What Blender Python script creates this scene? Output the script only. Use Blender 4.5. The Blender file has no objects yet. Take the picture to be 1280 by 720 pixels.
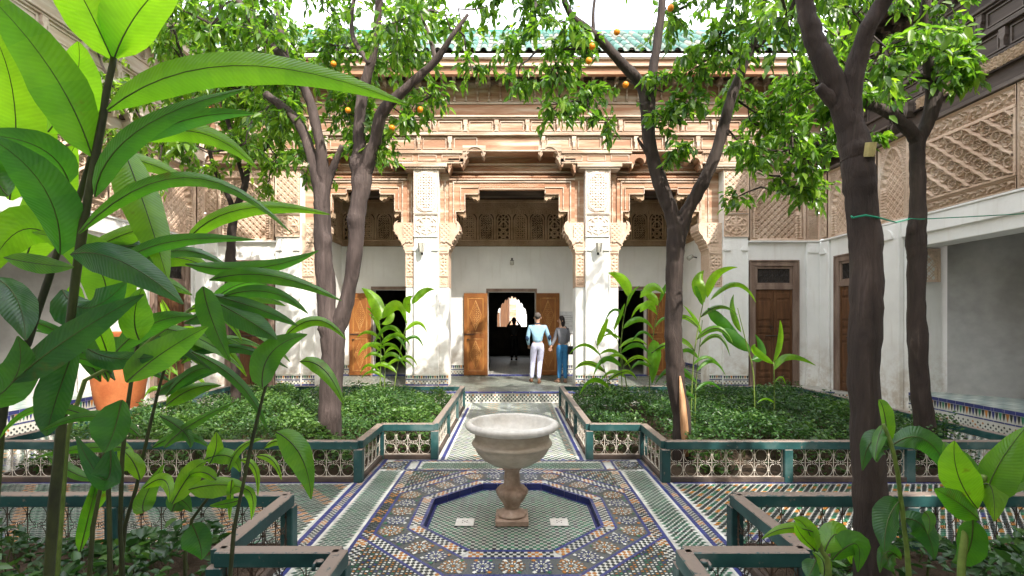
import bpy, bmesh, math, random
import numpy as np
from mathutils import Vector, Matrix, noise as mnoise
random.seed(7); rng = np.random.default_rng(7)
sc = bpy.context.scene
COL = sc.collection
R = math.radians
# ---------------------------------------------------------------- camera, sky, sun, exposure
FP, HOR, CAMZ = 616.0, 400.0, 1.8
cd = bpy.data.cameras.new('camera'); cam = bpy.data.objects.new('camera', cd); COL.objects.link(cam)
cam.location = (0, 0, CAMZ); cam.rotation_euler = (R(90), 0, 0)
cd.sensor_width = 36; cd.lens = FP / 1280 * 36; cd.shift_y = (HOR - 360) / 1280
cd.clip_start = 0.05; cd.clip_end = 3000
sc.camera = cam
SUNV = Vector((0.80, -1.35, 1.72)).normalized()      # towards the sun: behind the camera, to the right
w = bpy.data.worlds.new('World'); sc.world = w; w.use_nodes = True
nt = w.node_tree; bgn = nt.nodes['Background']; sky = nt.nodes.new('ShaderNodeTexSky')
sky.sky_type = 'NISHITA'; sky.sun_disc = False
sky.sun_elevation = math.asin(SUNV.z); sky.sun_rotation = math.atan2(SUNV.x, SUNV.y)
sky.air_density = 1.2; sky.dust_density = 3.0; sky.ozone_density = 1.0
cn = nt.nodes.new('ShaderNodeTexNoise'); cn.inputs['Scale'].default_value = 2.2; cn.inputs['Detail'].default_value = 6
cr_ = nt.nodes.new('ShaderNodeValToRGB'); cr_.color_ramp.elements[0].position = .36; cr_.color_ramp.elements[1].position = .60; nt.links.new(cn.outputs[0], cr_.inputs[0])
cm = nt.nodes.new('ShaderNodeMix'); cm.data_type = 'RGBA'; nt.links.new(cr_.outputs[0], cm.inputs[0]); nt.links.new(sky.outputs[0], cm.inputs[6]); cm.inputs[7].default_value = (8.0, 8.1, 8.3, 1)
nt.links.new(cm.outputs[2], bgn.inputs[0]); bgn.inputs[1].default_value = 0.15
sd = bpy.data.lights.new('sun', 'SUN'); sd.energy = 2.1; sd.angle = R(0.5); sd.color = (1, 0.94, 0.86)
so = bpy.data.objects.new('sun', sd); COL.objects.link(so)
so.rotation_euler = SUNV.to_track_quat('Z', 'Y').to_euler(); so.location = (6, -9, 14)
sc.view_settings.view_transform = 'Standard'; sc.view_settings.look = 'None'
sc.view_settings.gamma = 1.0; sc.view_settings.exposure = 1.98
sc.cycles.max_bounces = 8; sc.cycles.diffuse_bounces = 5; sc.cycles.transparent_max_bounces = 6

def PX(px, py, Y): return Vector(((px - 640) / FP * Y, Y, CAMZ + (HOR - py) / FP * Y))

# ---------------------------------------------------------------- materials
def newmat(name):
    m = bpy.data.materials.new(name); m.use_nodes = True
    return m, m.node_tree, m.node_tree.nodes['Principled BSDF']
def nd(t, typ, **k):
    n = t.nodes.new(typ)
    for a, b in k.items():
        if a in n.inputs: n.inputs[a].default_value = b
        else: setattr(n, a, b)
    return n
def ramp(t, fac, cols):
    r = t.nodes.new('ShaderNodeValToRGB'); e = r.color_ramp.elements
    while len(e) < len(cols): e.new(0.5)
    for i, (p, c) in enumerate(cols): e[i].position = p; e[i].color = (*c, 1)
    t.links.new(fac, r.inputs[0]); return r.outputs[0]
def noise(t, scale, detail=4, vec=None, rough=0.55, dist=0.0):
    n = nd(t, 'ShaderNodeTexNoise'); n.inputs['Scale'].default_value = scale; n.inputs['Detail'].default_value = detail
    n.inputs['Roughness'].default_value = rough; n.inputs['Distortion'].default_value = dist
    if vec: t.links.new(vec, n.inputs['Vector'])
    return n.outputs[0]
def coords(t, sx=1, sy=1, sz=1):
    g = t.nodes.new('ShaderNodeNewGeometry'); m = t.nodes.new('ShaderNodeMapping')
    m.inputs['Scale'].default_value = (sx, sy, sz); t.links.new(g.outputs['Position'], m.inputs['Vector'])
    return m.outputs[0]
def mixc(t, f, a, b, mode='MIX'):
    n = t.nodes.new('ShaderNodeMix'); n.data_type = 'RGBA'; n.blend_type = mode
    for i, x in ((0, f), (6, a), (7, b)):
        if hasattr(x, 'node'): t.links.new(x, n.inputs[i])
        elif i == 0: n.inputs[0].default_value = x
        else: n.inputs[i].default_value = (*x, 1)
    return n.outputs[2]
def bump(t, b, h, strength=0.4, dist=0.01):
    n = t.nodes.new('ShaderNodeBump'); n.inputs['Strength'].default_value = strength; n.inputs['Distance'].default_value = dist
    t.links.new(h, n.inputs['Height']); t.links.new(n.outputs[0], b.inputs['Normal'])
def simple(name, c1, c2, scale=3, rough=0.7, bs=0.3, bd=0.005, stretch=(1, 1, 1), c3=None, spec=0.3, fine=40, pos=(.36, .62, .72)):
    m, t, b = newmat(name); v = coords(t, *stretch)
    n = noise(t, scale, 5, v)
    cols = [(pos[0], c1), (pos[1], c2)] + ([(pos[2], c3)] if c3 else [])
    c = ramp(t, n, cols); n2 = noise(t, fine, 5, v)
    c = mixc(t, 0.35, c, ramp(t, n2, [(0.3, (0.45, 0.45, 0.45)), (0.7, (1, 1, 1))]), 'MULTIPLY')
    t.links.new(c, b.inputs['Base Color']); b.inputs['Roughness'].default_value = rough
    b.inputs['Specular IOR Level'].default_value = spec
    bump(t, b, n2, bs, bd); return m
M = {}
def plaster():
    m, t, b = newmat('limewash plaster'); v = coords(t); n = noise(t, 1.1, 6, v)
    c = ramp(t, n, [(0.3, (0.70, 0.69, 0.66)), (0.65, (0.82, 0.81, 0.78))])
    vs = coords(t, 5, 5, 0.5); st = noise(t, 2.0, 5, vs)
    c = mixc(t, ramp(t, st, [(0.55, (0, 0, 0)), (0.8, (0.35, 0.35, 0.35))]), c, (0.55, 0.50, 0.43))
    g = t.nodes.new('ShaderNodeNewGeometry'); s = t.nodes.new('ShaderNodeSeparateXYZ'); t.links.new(g.outputs[0], s.inputs[0])
    mr = nd(t, 'ShaderNodeMapRange'); t.links.new(s.outputs[2], mr.inputs[0])
    mr.inputs[1].default_value = 0.3; mr.inputs[2].default_value = 1.5; mr.inputs[3].default_value = 1; mr.inputs[4].default_value = 0
    mu = nd(t, 'ShaderNodeMath', operation='MULTIPLY'); t.links.new(mr.outputs[0], mu.inputs[0])
    t.links.new(ramp(t, noise(t, 4, 6, v, 0.7), [(0.42, (0, 0, 0)), (0.62, (1, 1, 1))]), mu.inputs[1])
    c = mixc(t, mu.outputs[0], c, (0.52, 0.45, 0.37))
    t.links.new(c, b.inputs['Base Color']); b.inputs['Roughness'].default_value = 0.85
    bump(t, b, noise(t, 9, 7, v), 0.35, 0.02); return m
M['plaster'] = plaster()
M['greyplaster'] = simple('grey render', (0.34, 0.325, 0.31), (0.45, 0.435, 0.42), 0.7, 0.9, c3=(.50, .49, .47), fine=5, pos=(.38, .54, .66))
M['carved'] = simple('carved stucco', (0.56, 0.395, 0.285), (0.69, 0.525, 0.40), 1.6, 0.85, c3=(0.75, 0.62, 0.51), fine=30)
M['carvedpale'] = simple('pale carved stucco', (0.62, 0.50, 0.41), (0.76, 0.69, 0.61), 2.2, 0.85, fine=30)
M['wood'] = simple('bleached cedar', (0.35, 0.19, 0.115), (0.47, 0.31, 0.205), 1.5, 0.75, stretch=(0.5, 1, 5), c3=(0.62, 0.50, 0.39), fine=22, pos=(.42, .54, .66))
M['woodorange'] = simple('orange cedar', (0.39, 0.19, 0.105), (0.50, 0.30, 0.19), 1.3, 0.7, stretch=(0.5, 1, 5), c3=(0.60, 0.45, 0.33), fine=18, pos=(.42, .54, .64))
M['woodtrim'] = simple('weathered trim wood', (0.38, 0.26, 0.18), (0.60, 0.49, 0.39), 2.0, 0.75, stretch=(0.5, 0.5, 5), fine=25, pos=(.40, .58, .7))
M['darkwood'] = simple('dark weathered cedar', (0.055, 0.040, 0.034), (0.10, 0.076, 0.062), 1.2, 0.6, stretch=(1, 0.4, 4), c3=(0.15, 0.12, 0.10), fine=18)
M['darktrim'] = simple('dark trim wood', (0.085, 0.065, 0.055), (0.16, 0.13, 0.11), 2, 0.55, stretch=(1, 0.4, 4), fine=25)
M['screenwood'] = simple('brown lattice wood', (0.36, 0.235, 0.14), (0.50, 0.36, 0.24), 2, 0.65, fine=30)
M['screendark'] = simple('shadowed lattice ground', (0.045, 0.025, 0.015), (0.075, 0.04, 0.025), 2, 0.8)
M['doorwood'] = simple('honey cedar door', (0.29, 0.125, 0.030), (0.41, 0.19, 0.05), 2.5, 0.5, stretch=(3, 3, 0.6), c3=(0.48, 0.27, 0.10), fine=25, bd=0.003, pos=(.38, .54, .66))
M['doorpaint'] = simple('darker painted door ornament', (0.20, 0.07, 0.018), (0.28, 0.105, 0.025), 2.5, 0.5)
M['darkiron'] = simple('dark brown iron', (0.05, 0.03, 0.022), (0.13, 0.085, 0.06), 9, 0.6)  # dark brown variant of the ironwork colour
M['sunlitwood'] = simple('pale cedar with painted sunlight', (0.58, 0.46, 0.36), (0.76, 0.68, 0.59), 1.6, 0.75, stretch=(1, .5, 5), fine=22)  # lightened to put sunlight into the left wing's wood colour
M['doorbrown'] = simple('brown door wood', (0.085, 0.038, 0.017), (0.145, 0.066, 0.029), 2.5, 0.5, stretch=(5, 5, 0.6), c3=(0.19, 0.10, 0.05), fine=25)
M['framewood'] = simple('greyed door frame', (0.19, 0.125, 0.095), (0.28, 0.20, 0.155), 2, 0.7, stretch=(3, 3, 0.6), fine=25)
M['black'] = simple('unlit interior dark', (0.035, 0.027, 0.022), (0.07, 0.055, 0.045), 2, 0.9)  # near-black colour standing in for unlit depth in the hall, openings and holes
M['iron'] = simple('black iron', (0.02, 0.02, 0.022), (0.05, 0.045, 0.04), 8, 0.5)
M['creamiron'] = simple('cream painted iron', (0.60, 0.53, 0.44), (0.74, 0.69, 0.61), 14, 0.5, c3=(0.45, 0.27, 0.16), fine=60)
M['soil'] = simple('bed soil', (0.05, 0.033, 0.02), (0.09, 0.06, 0.04), 6, 0.95, bs=0.8, bd=0.03)
M['marble'] = simple('weathered marble', (0.55, 0.52, 0.46), (0.70, 0.68, 0.63), 3, 0.42, c3=(0.76, 0.75, 0.71), fine=25)
M['marblestain'] = simple('stained marble', (0.40, 0.335, 0.255), (0.55, 0.48, 0.39), 3, 0.5, stretch=(1, 1, 2), c3=(0.62, 0.56, 0.47), fine=18)
M['stone'] = simple('brown baluster stone', (0.30, 0.205, 0.145), (0.45, 0.33, 0.25), 9, 0.55, c3=(0.55, 0.44, 0.35), fine=30)
M['drain'] = simple('pale drain stone', (0.66, 0.63, 0.57), (0.76, 0.73, 0.68), 9, 0.6)
M['terracotta'] = simple('terracotta', (0.36, 0.10, 0.03), (0.46, 0.15, 0.05), 4, 0.7)
M['glass'] = simple('lamp glass', (0.5, 0.48, 0.42), (0.6, 0.58, 0.5), 9, 0.15)
M['ground'] = simple('earth beyond', (0.22, 0.17, 0.13), (0.3, 0.24, 0.18), 0.3, 0.95)
M['grout'] = simple('tile grout', (0.50, 0.49, 0.45), (0.62, 0.61, 0.56), 5, 0.5)
M['grass'] = simple('orange fruit', (0.8, 0.25, 0.01), (0.85, 0.32, 0.02), 6, 0.45)
def bark(name, c1, c2, c3):
    m, t, b = newmat(name); v = coords(t, 14, 14, 2.2); n = noise(t, 1.0, 7, v, 0.65, 0.6)
    c = ramp(t, n, [(0.35, c1), (0.6, c2), (0.75, c3)])
    v2 = coords(t, 1.5, 1.5, 1.5); c = mixc(t, 0.6, c, ramp(t, noise(t, 1.5, 4, v2), [(0.35, (0.45, 0.42, 0.42)), (0.7, (1, 1, 1))]), 'MULTIPLY')
    t.links.new(c, b.inputs['Base Color']); b.inputs['Roughness'].default_value = 0.85; bump(t, b, n, 0.9, 0.03); return m
M['bark'] = bark('dark bark', (0.030, 0.020, 0.016), (0.058, 0.040, 0.032), (0.11, 0.08, 0.067))
M['barkgrey'] = bark('greyed bark', (0.05, 0.035, 0.03), (0.105, 0.077, 0.068), (0.18, 0.14, 0.125))
M['barewood'] = simple('bare heartwood', (0.42, 0.20, 0.09), (0.62, 0.37, 0.20), 3, 0.7, stretch=(20, 20, 1.5))
def teal():
    m, t, b = newmat('worn teal paint'); v = coords(t)
    n = noise(t, 2.2, 6, v); c = ramp(t, n, [(0.38, (0.008, 0.040, 0.042)), (0.54, (0.020, 0.080, 0.078)), (0.66, (0.085, 0.145, 0.14))])
    g = t.nodes.new('ShaderNodeNewGeometry')
    wn = noise(t, 18, 6, v, 0.7)
    s = t.nodes.new('ShaderNodeSeparateXYZ'); t.links.new(g.outputs['Normal'], s.inputs[0])
    up = nd(t, 'ShaderNodeMath', operation='MULTIPLY_ADD'); t.links.new(s.outputs[2], up.inputs[0]); up.inputs[1].default_value = 0.30; t.links.new(wn, up.inputs[2])
    c = mixc(t, ramp(t, up.outputs[0], [(0.62, (0, 0, 0)), (0.70, (1, 1, 1))]), c, (0.22, 0.17, 0.14))
    t.links.new(c, b.inputs['Base Color']); b.inputs['Roughness'].default_value = 0.45; bump(t, b, wn, 0.3, 0.004); return m
M['teal'] = teal()
M['kickboard'] = simple('rotten base board', (0.05, 0.04, 0.035), (0.13, 0.095, 0.075), 3, 0.8, fine=30)
def attr_mat(name, rough=0.3, rn=True, coat=0.0):
    m, t, b = newmat(name); a = nd(t, 'ShaderNodeAttribute', attribute_name='Col')
    v = coords(t); c = mixc(t, 0.6, a.outputs[0], ramp(t, noise(t, 1.3, 8, v, 0.65), [(0.35, (0.60, 0.56, 0.50)), (0.60, (1, 1, 1))]), 'MULTIPLY'); c = mixc(t, ramp(t, noise(t, 14, 6, v, 0.7), [(0.60, (0, 0, 0)), (0.72, (.3, .3, .3))]), c, (0.42, 0.38, 0.33))
    t.links.new(c, b.inputs['Base Color'])
    t.links.new(ramp(t, noise(t, 5, 4, v), [(0.3, (rough,) * 3), (0.7, (rough + 0.3,) * 3)]), b.inputs['Roughness'])
    bump(t, b, noise(t, 60, 3, v), 0.15, 0.002); return m
M['zellij'] = attr_mat('glazed zellij tile', 0.28)
M['rooftile'] = attr_mat('green glazed roof tile', 0.3)
def leafmat(name, dark, mid, light, trans, transf=0.45, rough=0.35, veins=False):
    m, t, b = newmat(name); t.nodes.remove(b); out = t.nodes['Material Output']
    a = nd(t, 'ShaderNodeAttribute', attribute_name='tone')
    c = ramp(t, a.outputs['Fac'], [(0.0, dark), (0.5, mid), (1.0, light)])
    v = coords(t); c = mixc(t, 0.4, c, ramp(t, noise(t, 25, 3, v), [(0.3, (0.6, 0.6, 0.6)), (0.7, (1, 1, 1))]), 'MULTIPLY')
    p = t.nodes.new('ShaderNodeBsdfPrincipled'); p.inputs['Roughness'].default_value = rough
    if veins:
        va = nd(t, 'ShaderNodeAttribute', attribute_name='vein'); sn = nd(t, 'ShaderNodeMath', operation='SINE'); t.links.new(va.outputs['Fac'], sn.inputs[0])
        c = mixc(t, .22, c, ramp(t, sn.outputs[0], [(0.0, (.74, .76, .74)), (0.5, (1, 1, 1))]), 'MULTIPLY')
        n3 = noise(t, 9, 5, v); c = mixc(t, ramp(t, n3, [(.66, (0, 0, 0)), (.74, (.7, .7, .7))]), c, (.10, .07, .015)); bump(t, p, sn.outputs[0], .2, .003)
        tp = nd(t, 'ShaderNodeAttribute', attribute_name='tip'); ad = nd(t, 'ShaderNodeMath', operation='MULTIPLY_ADD'); t.links.new(noise(t, 30, 5, v, .7), ad.inputs[0]); ad.inputs[1].default_value = .5; t.links.new(tp.outputs['Fac'], ad.inputs[2])
        c = mixc(t, ramp(t, ad.outputs[0], [(.86, (0, 0, 0)), (.95, (.9, .9, .9))]), c, (.14, .075, .025))
        c = mixc(t, .45, c, ramp(t, noise(t, 3.5, 5, v, .6), [(.3, (.62, .70, .75)), (.65, (1, 1, 1))]), 'MULTIPLY')
    t.links.new(c, p.inputs['Base Color'])
    p.inputs['Specular IOR Level'].default_value = 0.5
    tr = t.nodes.new('ShaderNodeBsdfTranslucent'); t.links.new(mixc(t, 1.0, c, trans, 'MULTIPLY'), tr.inputs[0])
    # translucent tint brighter than the surface: light filtered through the blade
    mx = t.nodes.new('ShaderNodeMixShader'); mx.inputs[0].default_value = transf
    t.links.new(p.outputs[0], mx.inputs[1]); t.links.new(tr.outputs[0], mx.inputs[2]); t.links.new(mx.outputs[0], out.inputs[0]); return m
M['leaf'] = leafmat('orange tree leaf', (0.024, 0.070, 0.014), (0.085, 0.185, 0.020), (0.22, 0.34, 0.035), (2.4, 2.6, 1.2), 0.45, 0.35)
M['bushleaf'] = leafmat('bed shrub leaf', (0.018, 0.055, 0.018), (0.05, 0.125, 0.03), (0.13, 0.235, 0.05), (1.8, 2.0, 1.1), 0.3, 0.38)
M['ginger'] = leafmat('ginger leaf', (0.020, 0.085, 0.040), (0.065, 0.19, 0.020), (0.19, 0.36, 0.02), (2.8, 3.0, 1.0), 0.5, 0.28, True)
M['rib'] = simple('leaf midrib', (0.04, 0.06, 0.015), (0.08, 0.12, 0.025), 6, 0.5)
M['stem'] = simple('ginger stem', (0.025, 0.03, 0.012), (0.06, 0.075, 0.02), 5, 0.5, stretch=(2, 2, 1))
M['stempale'] = simple('pale ginger stem', (0.10, 0.16, 0.03), (0.2, 0.28, 0.06), 5, 0.5)
def flat(name, c, rough=0.8):
    return simple(name, tuple(x * 0.85 for x in c), c, 12, rough, fine=60)
M['skin'] = flat('skin', (0.50, 0.29, 0.20), 0.5); M['hairgrey'] = flat('greying hair', (0.10, 0.085, 0.075)); M['hairdark'] = flat('dark hair', (0.015, 0.01, 0.01), 0.4)
M['sweater'] = flat('light blue knit', (0.30, 0.50, 0.64)); M['navy'] = flat('navy patch', (0.015, 0.04, 0.09)); M['trousers'] = flat('pale lilac cotton', (0.55, 0.56, 0.72))
M['greyknit'] = flat('grey knit', (0.16, 0.16, 0.18)); M['jeans'] = flat('blue denim', (0.035, 0.17, 0.36)); M['shoe'] = flat('brown leather', (0.14, 0.06, 0.03), 0.5)
M['tanshoe'] = flat('tan leather', (0.30, 0.17, 0.11), 0.5); M['bagblack'] = flat('black leather', (0.012, 0.012, 0.014), 0.35); M['greycoat'] = flat('dark grey coat', (0.06, 0.06, 0.06))
M['green_wire'] = flat('green wire', (0.02, 0.28, 0.16)); M['print'] = flat('grey print', (0.45, 0.45, 0.46)); M['board'] = flat('pale acrylic board', (0.72, 0.73, 0.74), 0.3)
M['cut'] = flat('fresh cut wood', (0.55, 0.47, 0.20))

# ---------------------------------------------------------------- object helpers
def tagt(o, label=None, cat=None, group=None, kind=None):
    if label: o['label'] = label
    if cat: o['category'] = cat
    if group: o['group'] = group
    if kind: o['kind'] = kind
    return o
def thing(name, label, cat, loc=(0, 0, 0), group=None):
    o = bpy.data.objects.new(name, None); COL.objects.link(o); o.location = loc; o.empty_display_size = 0.2
    return tagt(o, label, cat, group)
def link(name, me, mat=None, parent=None, smooth=False):
    o = bpy.data.objects.new(name, me); COL.objects.link(o)
    if mat is not None and not me.materials: me.materials.append(mat)
    if parent is not None:
        o.parent = parent
        off = Vector((0, 0, 0)); p = parent
        while p is not None: off += p.location; p = p.parent
        o.location = -off
    if smooth: me.polygons.foreach_set('use_smooth', [True] * len(me.polygons))
    return o
class MB:
    """collects geometry; pts pass through an optional mapping"""
    def __init__(s, f=None): s.V = []; s.F = []; s.f = f or (lambda a, b, c: (a, b, c)); s.M = []; s.mi = 0; s.C = []
    def v(s, p): s.V.append(s.f(*p)); return len(s.V) - 1
    def face(s, idx): s.F.append(tuple(idx)); s.M.append(s.mi)
    def poly(s, pts, col=None):
        n = len(s.V); s.V += [s.f(*p) for p in pts]; s.face(range(n, n + len(pts)))
        if col is not None: s.C.append(col)
    def box(s, x0, x1, y0, y1, z0, z1):
        n = len(s.V)
        for z in (z0, z1):
            for x, y in ((x0, y0), (x1, y0), (x1, y1), (x0, y1)): s.V.append(s.f(x, y, z))
        for q in ((0, 3, 2, 1), (4, 5, 6, 7), (0, 1, 5, 4), (1, 2, 6, 5), (2, 3, 7, 6), (3, 0, 4, 7)): s.face([n + i for i in q])
    def prism(s, pts, y0, y1):                 # outline in (x,z), extruded in y
        n = len(s.V); k = len(pts)
        for y in (y0, y1):
            for x, z in pts: s.V.append(s.f(x, y, z))
        s.face(range(n, n + k)); s.face(range(n + 2 * k - 1, n + k - 1, -1))
        for i in range(k): j = (i + 1) % k; s.face((n + i, n + j, n + k + j, n + k + i))
    def tube(s, pts, rad, seg=6, cap=True, rough=0.0, knots=()):
        pts = [Vector(p) for p in pts]; n = len(pts)
        rad = [rad] * n if not hasattr(rad, '__len__') else rad
        up = None; base = len(s.V)
        for i, p in enumerate(pts):
            d = (pts[min(i + 1, n - 1)] - pts[max(i - 1, 0)])
            d = d.normalized() if d.length > 1e-9 else Vector((0, 0, 1))
            if up is None: up = d.orthogonal().normalized()
            up = (up - d * up.dot(d)); up = up.normalized() if up.length > 1e-6 else d.orthogonal().normalized()
            q = d.cross(up)
            for k in range(seg):
                a = 2 * math.pi * k / seg; r = rad[i]
                if rough:
                    o_ = up * math.cos(a) + q * math.sin(a); w0 = p + o_ * r
                    r *= 1 + rough * (mnoise.noise(Vector((w0.x * 7, w0.y * 7, w0.z * 2.2))) + .6 * mnoise.noise(Vector((w0.x * 22, w0.y * 22, w0.z * 5))))
                    for kc, kr in knots: r += kr * .75 * math.exp(-((w0 - kc).length / kr) ** 2)
                s.V.append(s.f(*(p + (up * math.cos(a) + q * math.sin(a)) * r)))
        for i in range(n - 1):
            for k in range(seg):
                a = base + i * seg + k; b = base + i * seg + (k + 1) % seg
                s.face((a, b, b + seg, a + seg))
        if cap: s.face(range(base + seg - 1, base - 1, -1)); s.face(range(base + (n - 1) * seg, base + n * seg))
    def lathe(s, prof, c, seg=24, fn=None):
        base = len(s.V); n = len(prof)
        for i, (r, z) in enumerate(prof):
            for k in range(seg):
                a = 2 * math.pi * k / seg; rr = fn(r, z, a) if fn else r
                s.V.append(s.f(c[0] + rr * math.cos(a), c[1] + rr * math.sin(a), c[2] + z))
        for i in range(n - 1):
            for k in range(seg):
                a = base + i * seg + k; b = base + i * seg + (k + 1) % seg; s.face((a, b, b + seg, a + seg))
    def build(s, name, mat, parent=None, smooth=False, bevel=0, mats=None):
        me = bpy.data.meshes.new(name); me.from_pydata([tuple(v) for v in s.V], [], s.F)
        if mats:
            for m in mats: me.materials.append(m)
            me.polygons.foreach_set('material_index', s.M)
        if s.C:
            a = me.color_attributes.new('Col', 'FLOAT_COLOR', 'CORNER'); arr = []
            for f, c in zip(s.F, s.C): arr += [c[0], c[1], c[2], 1.0] * len(f)
            a.data.foreach_set('color', arr)
        me.update()
        o = link(name, me, None if mats else mat, parent, smooth)
        if bevel:
            b = o.modifiers.new('bevel', 'BEVEL'); b.width = bevel; b.segments = 1; b.limit_method = 'ANGLE'
        return o
def one(name, mat, parent, fn, f=None, **k):
    m = MB(f); fn(m); return m.build(name, mat, parent, **k)
def setkind(o, k='stuff'): o['kind'] = k; return o
# ---------------------------------------------------------------- carved relief as real height fields
def sm(x): x = np.clip(x, 0, 1); return x * x * (3 - 2 * x)
def girih(u, v, s, w=0.12, a=0.207):
    h = np.zeros_like(u)
    for k in range(4):
        an = k * math.pi / 4; sp = s if k % 2 == 0 else s / math.sqrt(2) * 2
        t = (u * math.cos(an) + v * math.sin(an)) / sp; d = np.abs(np.abs(t - np.round(t)) * sp - a * s)
        h = np.maximum(h, sm(1.6 - d / (w * s) * 1.6))
    return h
def diaper(u, v, s, w=0.1):
    h = np.zeros_like(u)
    for an in (math.pi / 4, -math.pi / 4):
        for off in (0, 0.33):
            t = (u * math.cos(an) + v * math.sin(an)) / s + off; h = np.maximum(h, sm(1.5 - np.abs(t - np.round(t)) / w))
    t = u / s * 1.414; q = v / s * 1.414
    r = np.sqrt((t - np.round(t)) ** 2 + (q - np.round(q)) ** 2); return np.maximum(h, sm(1 - (np.abs(r - 0.2)) / 0.08) * 0.9)
def arab(u, v, s):
    a = 2 * math.pi / s
    g = np.sin(a * u * 1.0 + 1.9 * np.sin(a * v * 0.75)) * np.sin(a * v + 1.9 * np.sin(a * u * 0.75 + 1))
    g2 = np.sin(a * 2.1 * u + 2.2 * np.sin(a * 1.3 * v + 0.7)) * np.sin(a * 2.0 * v + 1.7 * np.sin(a * 1.6 * u))
    return np.maximum(sm(1.35 - np.abs(g) * 4.5), 0.75 * sm(1.2 - np.abs(g2) * 3.2))
def script(u, v, hh):
    a = 2 * math.pi
    g = np.sin(a * u / 0.13 + 1.8 * np.sin(a * v / hh * 0.9 + a * u / 0.31)) + 0.8 * np.sin(a * u / 0.071 + 2.4 * np.sin(a * v / hh * 1.4))
    return sm(1.2 - np.abs(g) * 1.6)
def framed(fn, bw=0.03):
    def g(u, v, W, H):
        e = np.minimum(np.minimum(u, W - u), np.minimum(v, H - v)); h = fn(u, v, W, H)
        h = np.where(e < bw * 2, 0.15, h); return np.where((e < bw), 0.95, h)
    return g
def relief(name, parent, mat, f, u0, u1, z0, z1, d0, depth, fn, res=0.015, mat2=None, thr=.3):
    W, H = u1 - u0, z1 - z0; nu, nz = max(2, int(W / res) + 1), max(2, int(H / res) + 1)
    U, Z = np.meshgrid(np.linspace(0, W, nu), np.linspace(0, H, nz)); h = fn(U, Z, W, H)
    P = np.array([f(0, 0, 0)]), np.array(f(1, 0, 0)) - np.array(f(0, 0, 0)), np.array(f(0, 1, 0)) - np.array(f(0, 0, 0))
    o = P[0][0]; eu, ed = P[1], P[2]
    V = o + np.outer((U + u0).ravel(), eu) + np.outer((d0 + h * depth).ravel(), ed) + np.outer((Z + z0).ravel(), np.array([0, 0, 1.0]))
    i = np.arange(nz - 1)[:, None] * nu + np.arange(nu - 1)[None, :]; i = i.ravel()
    Fq = np.stack([i, i + 1, i + 1 + nu, i + nu], 1)
    me = npmesh(name, V, Fq); o = link(name, me, mat, parent)
    if mat2:
        me.materials.append(mat2); hf = h.ravel()[Fq].mean(1); me.polygons.foreach_set('material_index', (hf < thr).astype(np.int32))
    return o
def npmesh(name, V, F, tone=None, smooth=False):
    me = bpy.data.meshes.new(name); me.vertices.add(len(V)); me.vertices.foreach_set('co', np.ascontiguousarray(V, dtype=np.float32).ravel())
    k = F.shape[1]; me.loops.add(F.size); me.loops.foreach_set('vertex_index', F.ravel().astype(np.int32))
    me.polygons.add(len(F)); me.polygons.foreach_set('loop_start', (np.arange(len(F)) * k).astype(np.int32))
    if tone is not None:
        a = me.attributes.new('tone', 'FLOAT', 'FACE'); a.data.foreach_set('value', tone.astype(np.float32))
    me.update(calc_edges=True); me.validate(); return me
# ================================================================ THE GROUND AND THE TILED FLOORS
g = one('ground', M['ground'], None, lambda m: m.box(-400, 400, -400, 400, -0.5, -0.2)); setkind(g, 'structure')
OC = (0.0, 4.62); RP = 0.775           # sunken octagonal basin
def octv(r, k, c=OC): a = R(22.5 + 45 * k); rr = r / math.cos(R(22.5)); return (c[0] + rr * math.cos(a), c[1] + rr * math.sin(a))
# courtyard floor: a slab with an octagonal hole, plus the basin bottom and its blue riser
m = MB()
ring = [octv(RP, k) for k in range(8)]
sq = [(1.5, 6.2), (-1.5, 6.2), (-1.5, 3.0), (1.5, 3.0)]
def zq(p): return (p[0], p[1], 0.0)
outer = [(1.5, OC[1] + .62), (.62, 6.2), (-.62, 6.2), (-1.5, OC[1] + .62), (-1.5, OC[1] - .62), (-.62, 3.0), (.62, 3.0), (1.5, OC[1] - .62)]
for k in range(8): m.poly([zq(ring[k]), zq(outer[k]), zq(outer[(k + 1) % 8]), zq(ring[(k + 1) % 8])])
for a, b, c in (((1.5, OC[1] + .62), (1.5, 6.2), (.62, 6.2)), ((-.62, 6.2), (-1.5, 6.2), (-1.5, OC[1] + .62)), ((-1.5, OC[1] - .62), (-1.5, 3.0), (-.62, 3.0)), ((.62, 3.0), (1.5, 3.0), (1.5, OC[1] - .62))):
    m.poly([zq(a), zq(b), zq(c)])
for x0, x1, y0, y1 in ((-7.4, -1.5, -3.6, 10.76), (1.5, 7.4, -3.6, 10.76), (-1.5, 1.5, -3.6, 3.0), (-1.5, 1.5, 6.2, 10.76)): m.poly([(x0, y0, 0), (x1, y0, 0), (x1, y1, 0), (x0, y1, 0)])
floor = m.build('courtyard_floor', M['grout']); setkind(floor, 'structure')
basin = one('basin_floor', M['grout'], floor, lambda m: m.poly([(*octv(RP, k), -0.06) for k in range(8)]))
WHITE = (0.66, 0.66, 0.60); BLACK = (0.022, 0.032, 0.034); DGREEN = (0.026, 0.095, 0.062); GREEN = (0.025, 0.17, 0.085); ORANGE = (0.42, 0.17, 0.03)
BLUE = (0.035, 0.045, 0.19); BLUED = (0.02, 0.026, 0.13); BROWN = (0.22, 0.09, 0.03); TURQ = (0.06, 0.25, 0.24)
def jit(c, a=0.18):
    k = 1 + random.uniform(-a, a); return (c[0] * k, c[1] * k, c[2] * k)
class Tiles(MB):
    def t(s, pts, z, col, tilt=0.0006):
        s.poly([(x, y, z + random.uniform(-tilt, tilt)) for x, y in pts], jit(col))
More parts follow.
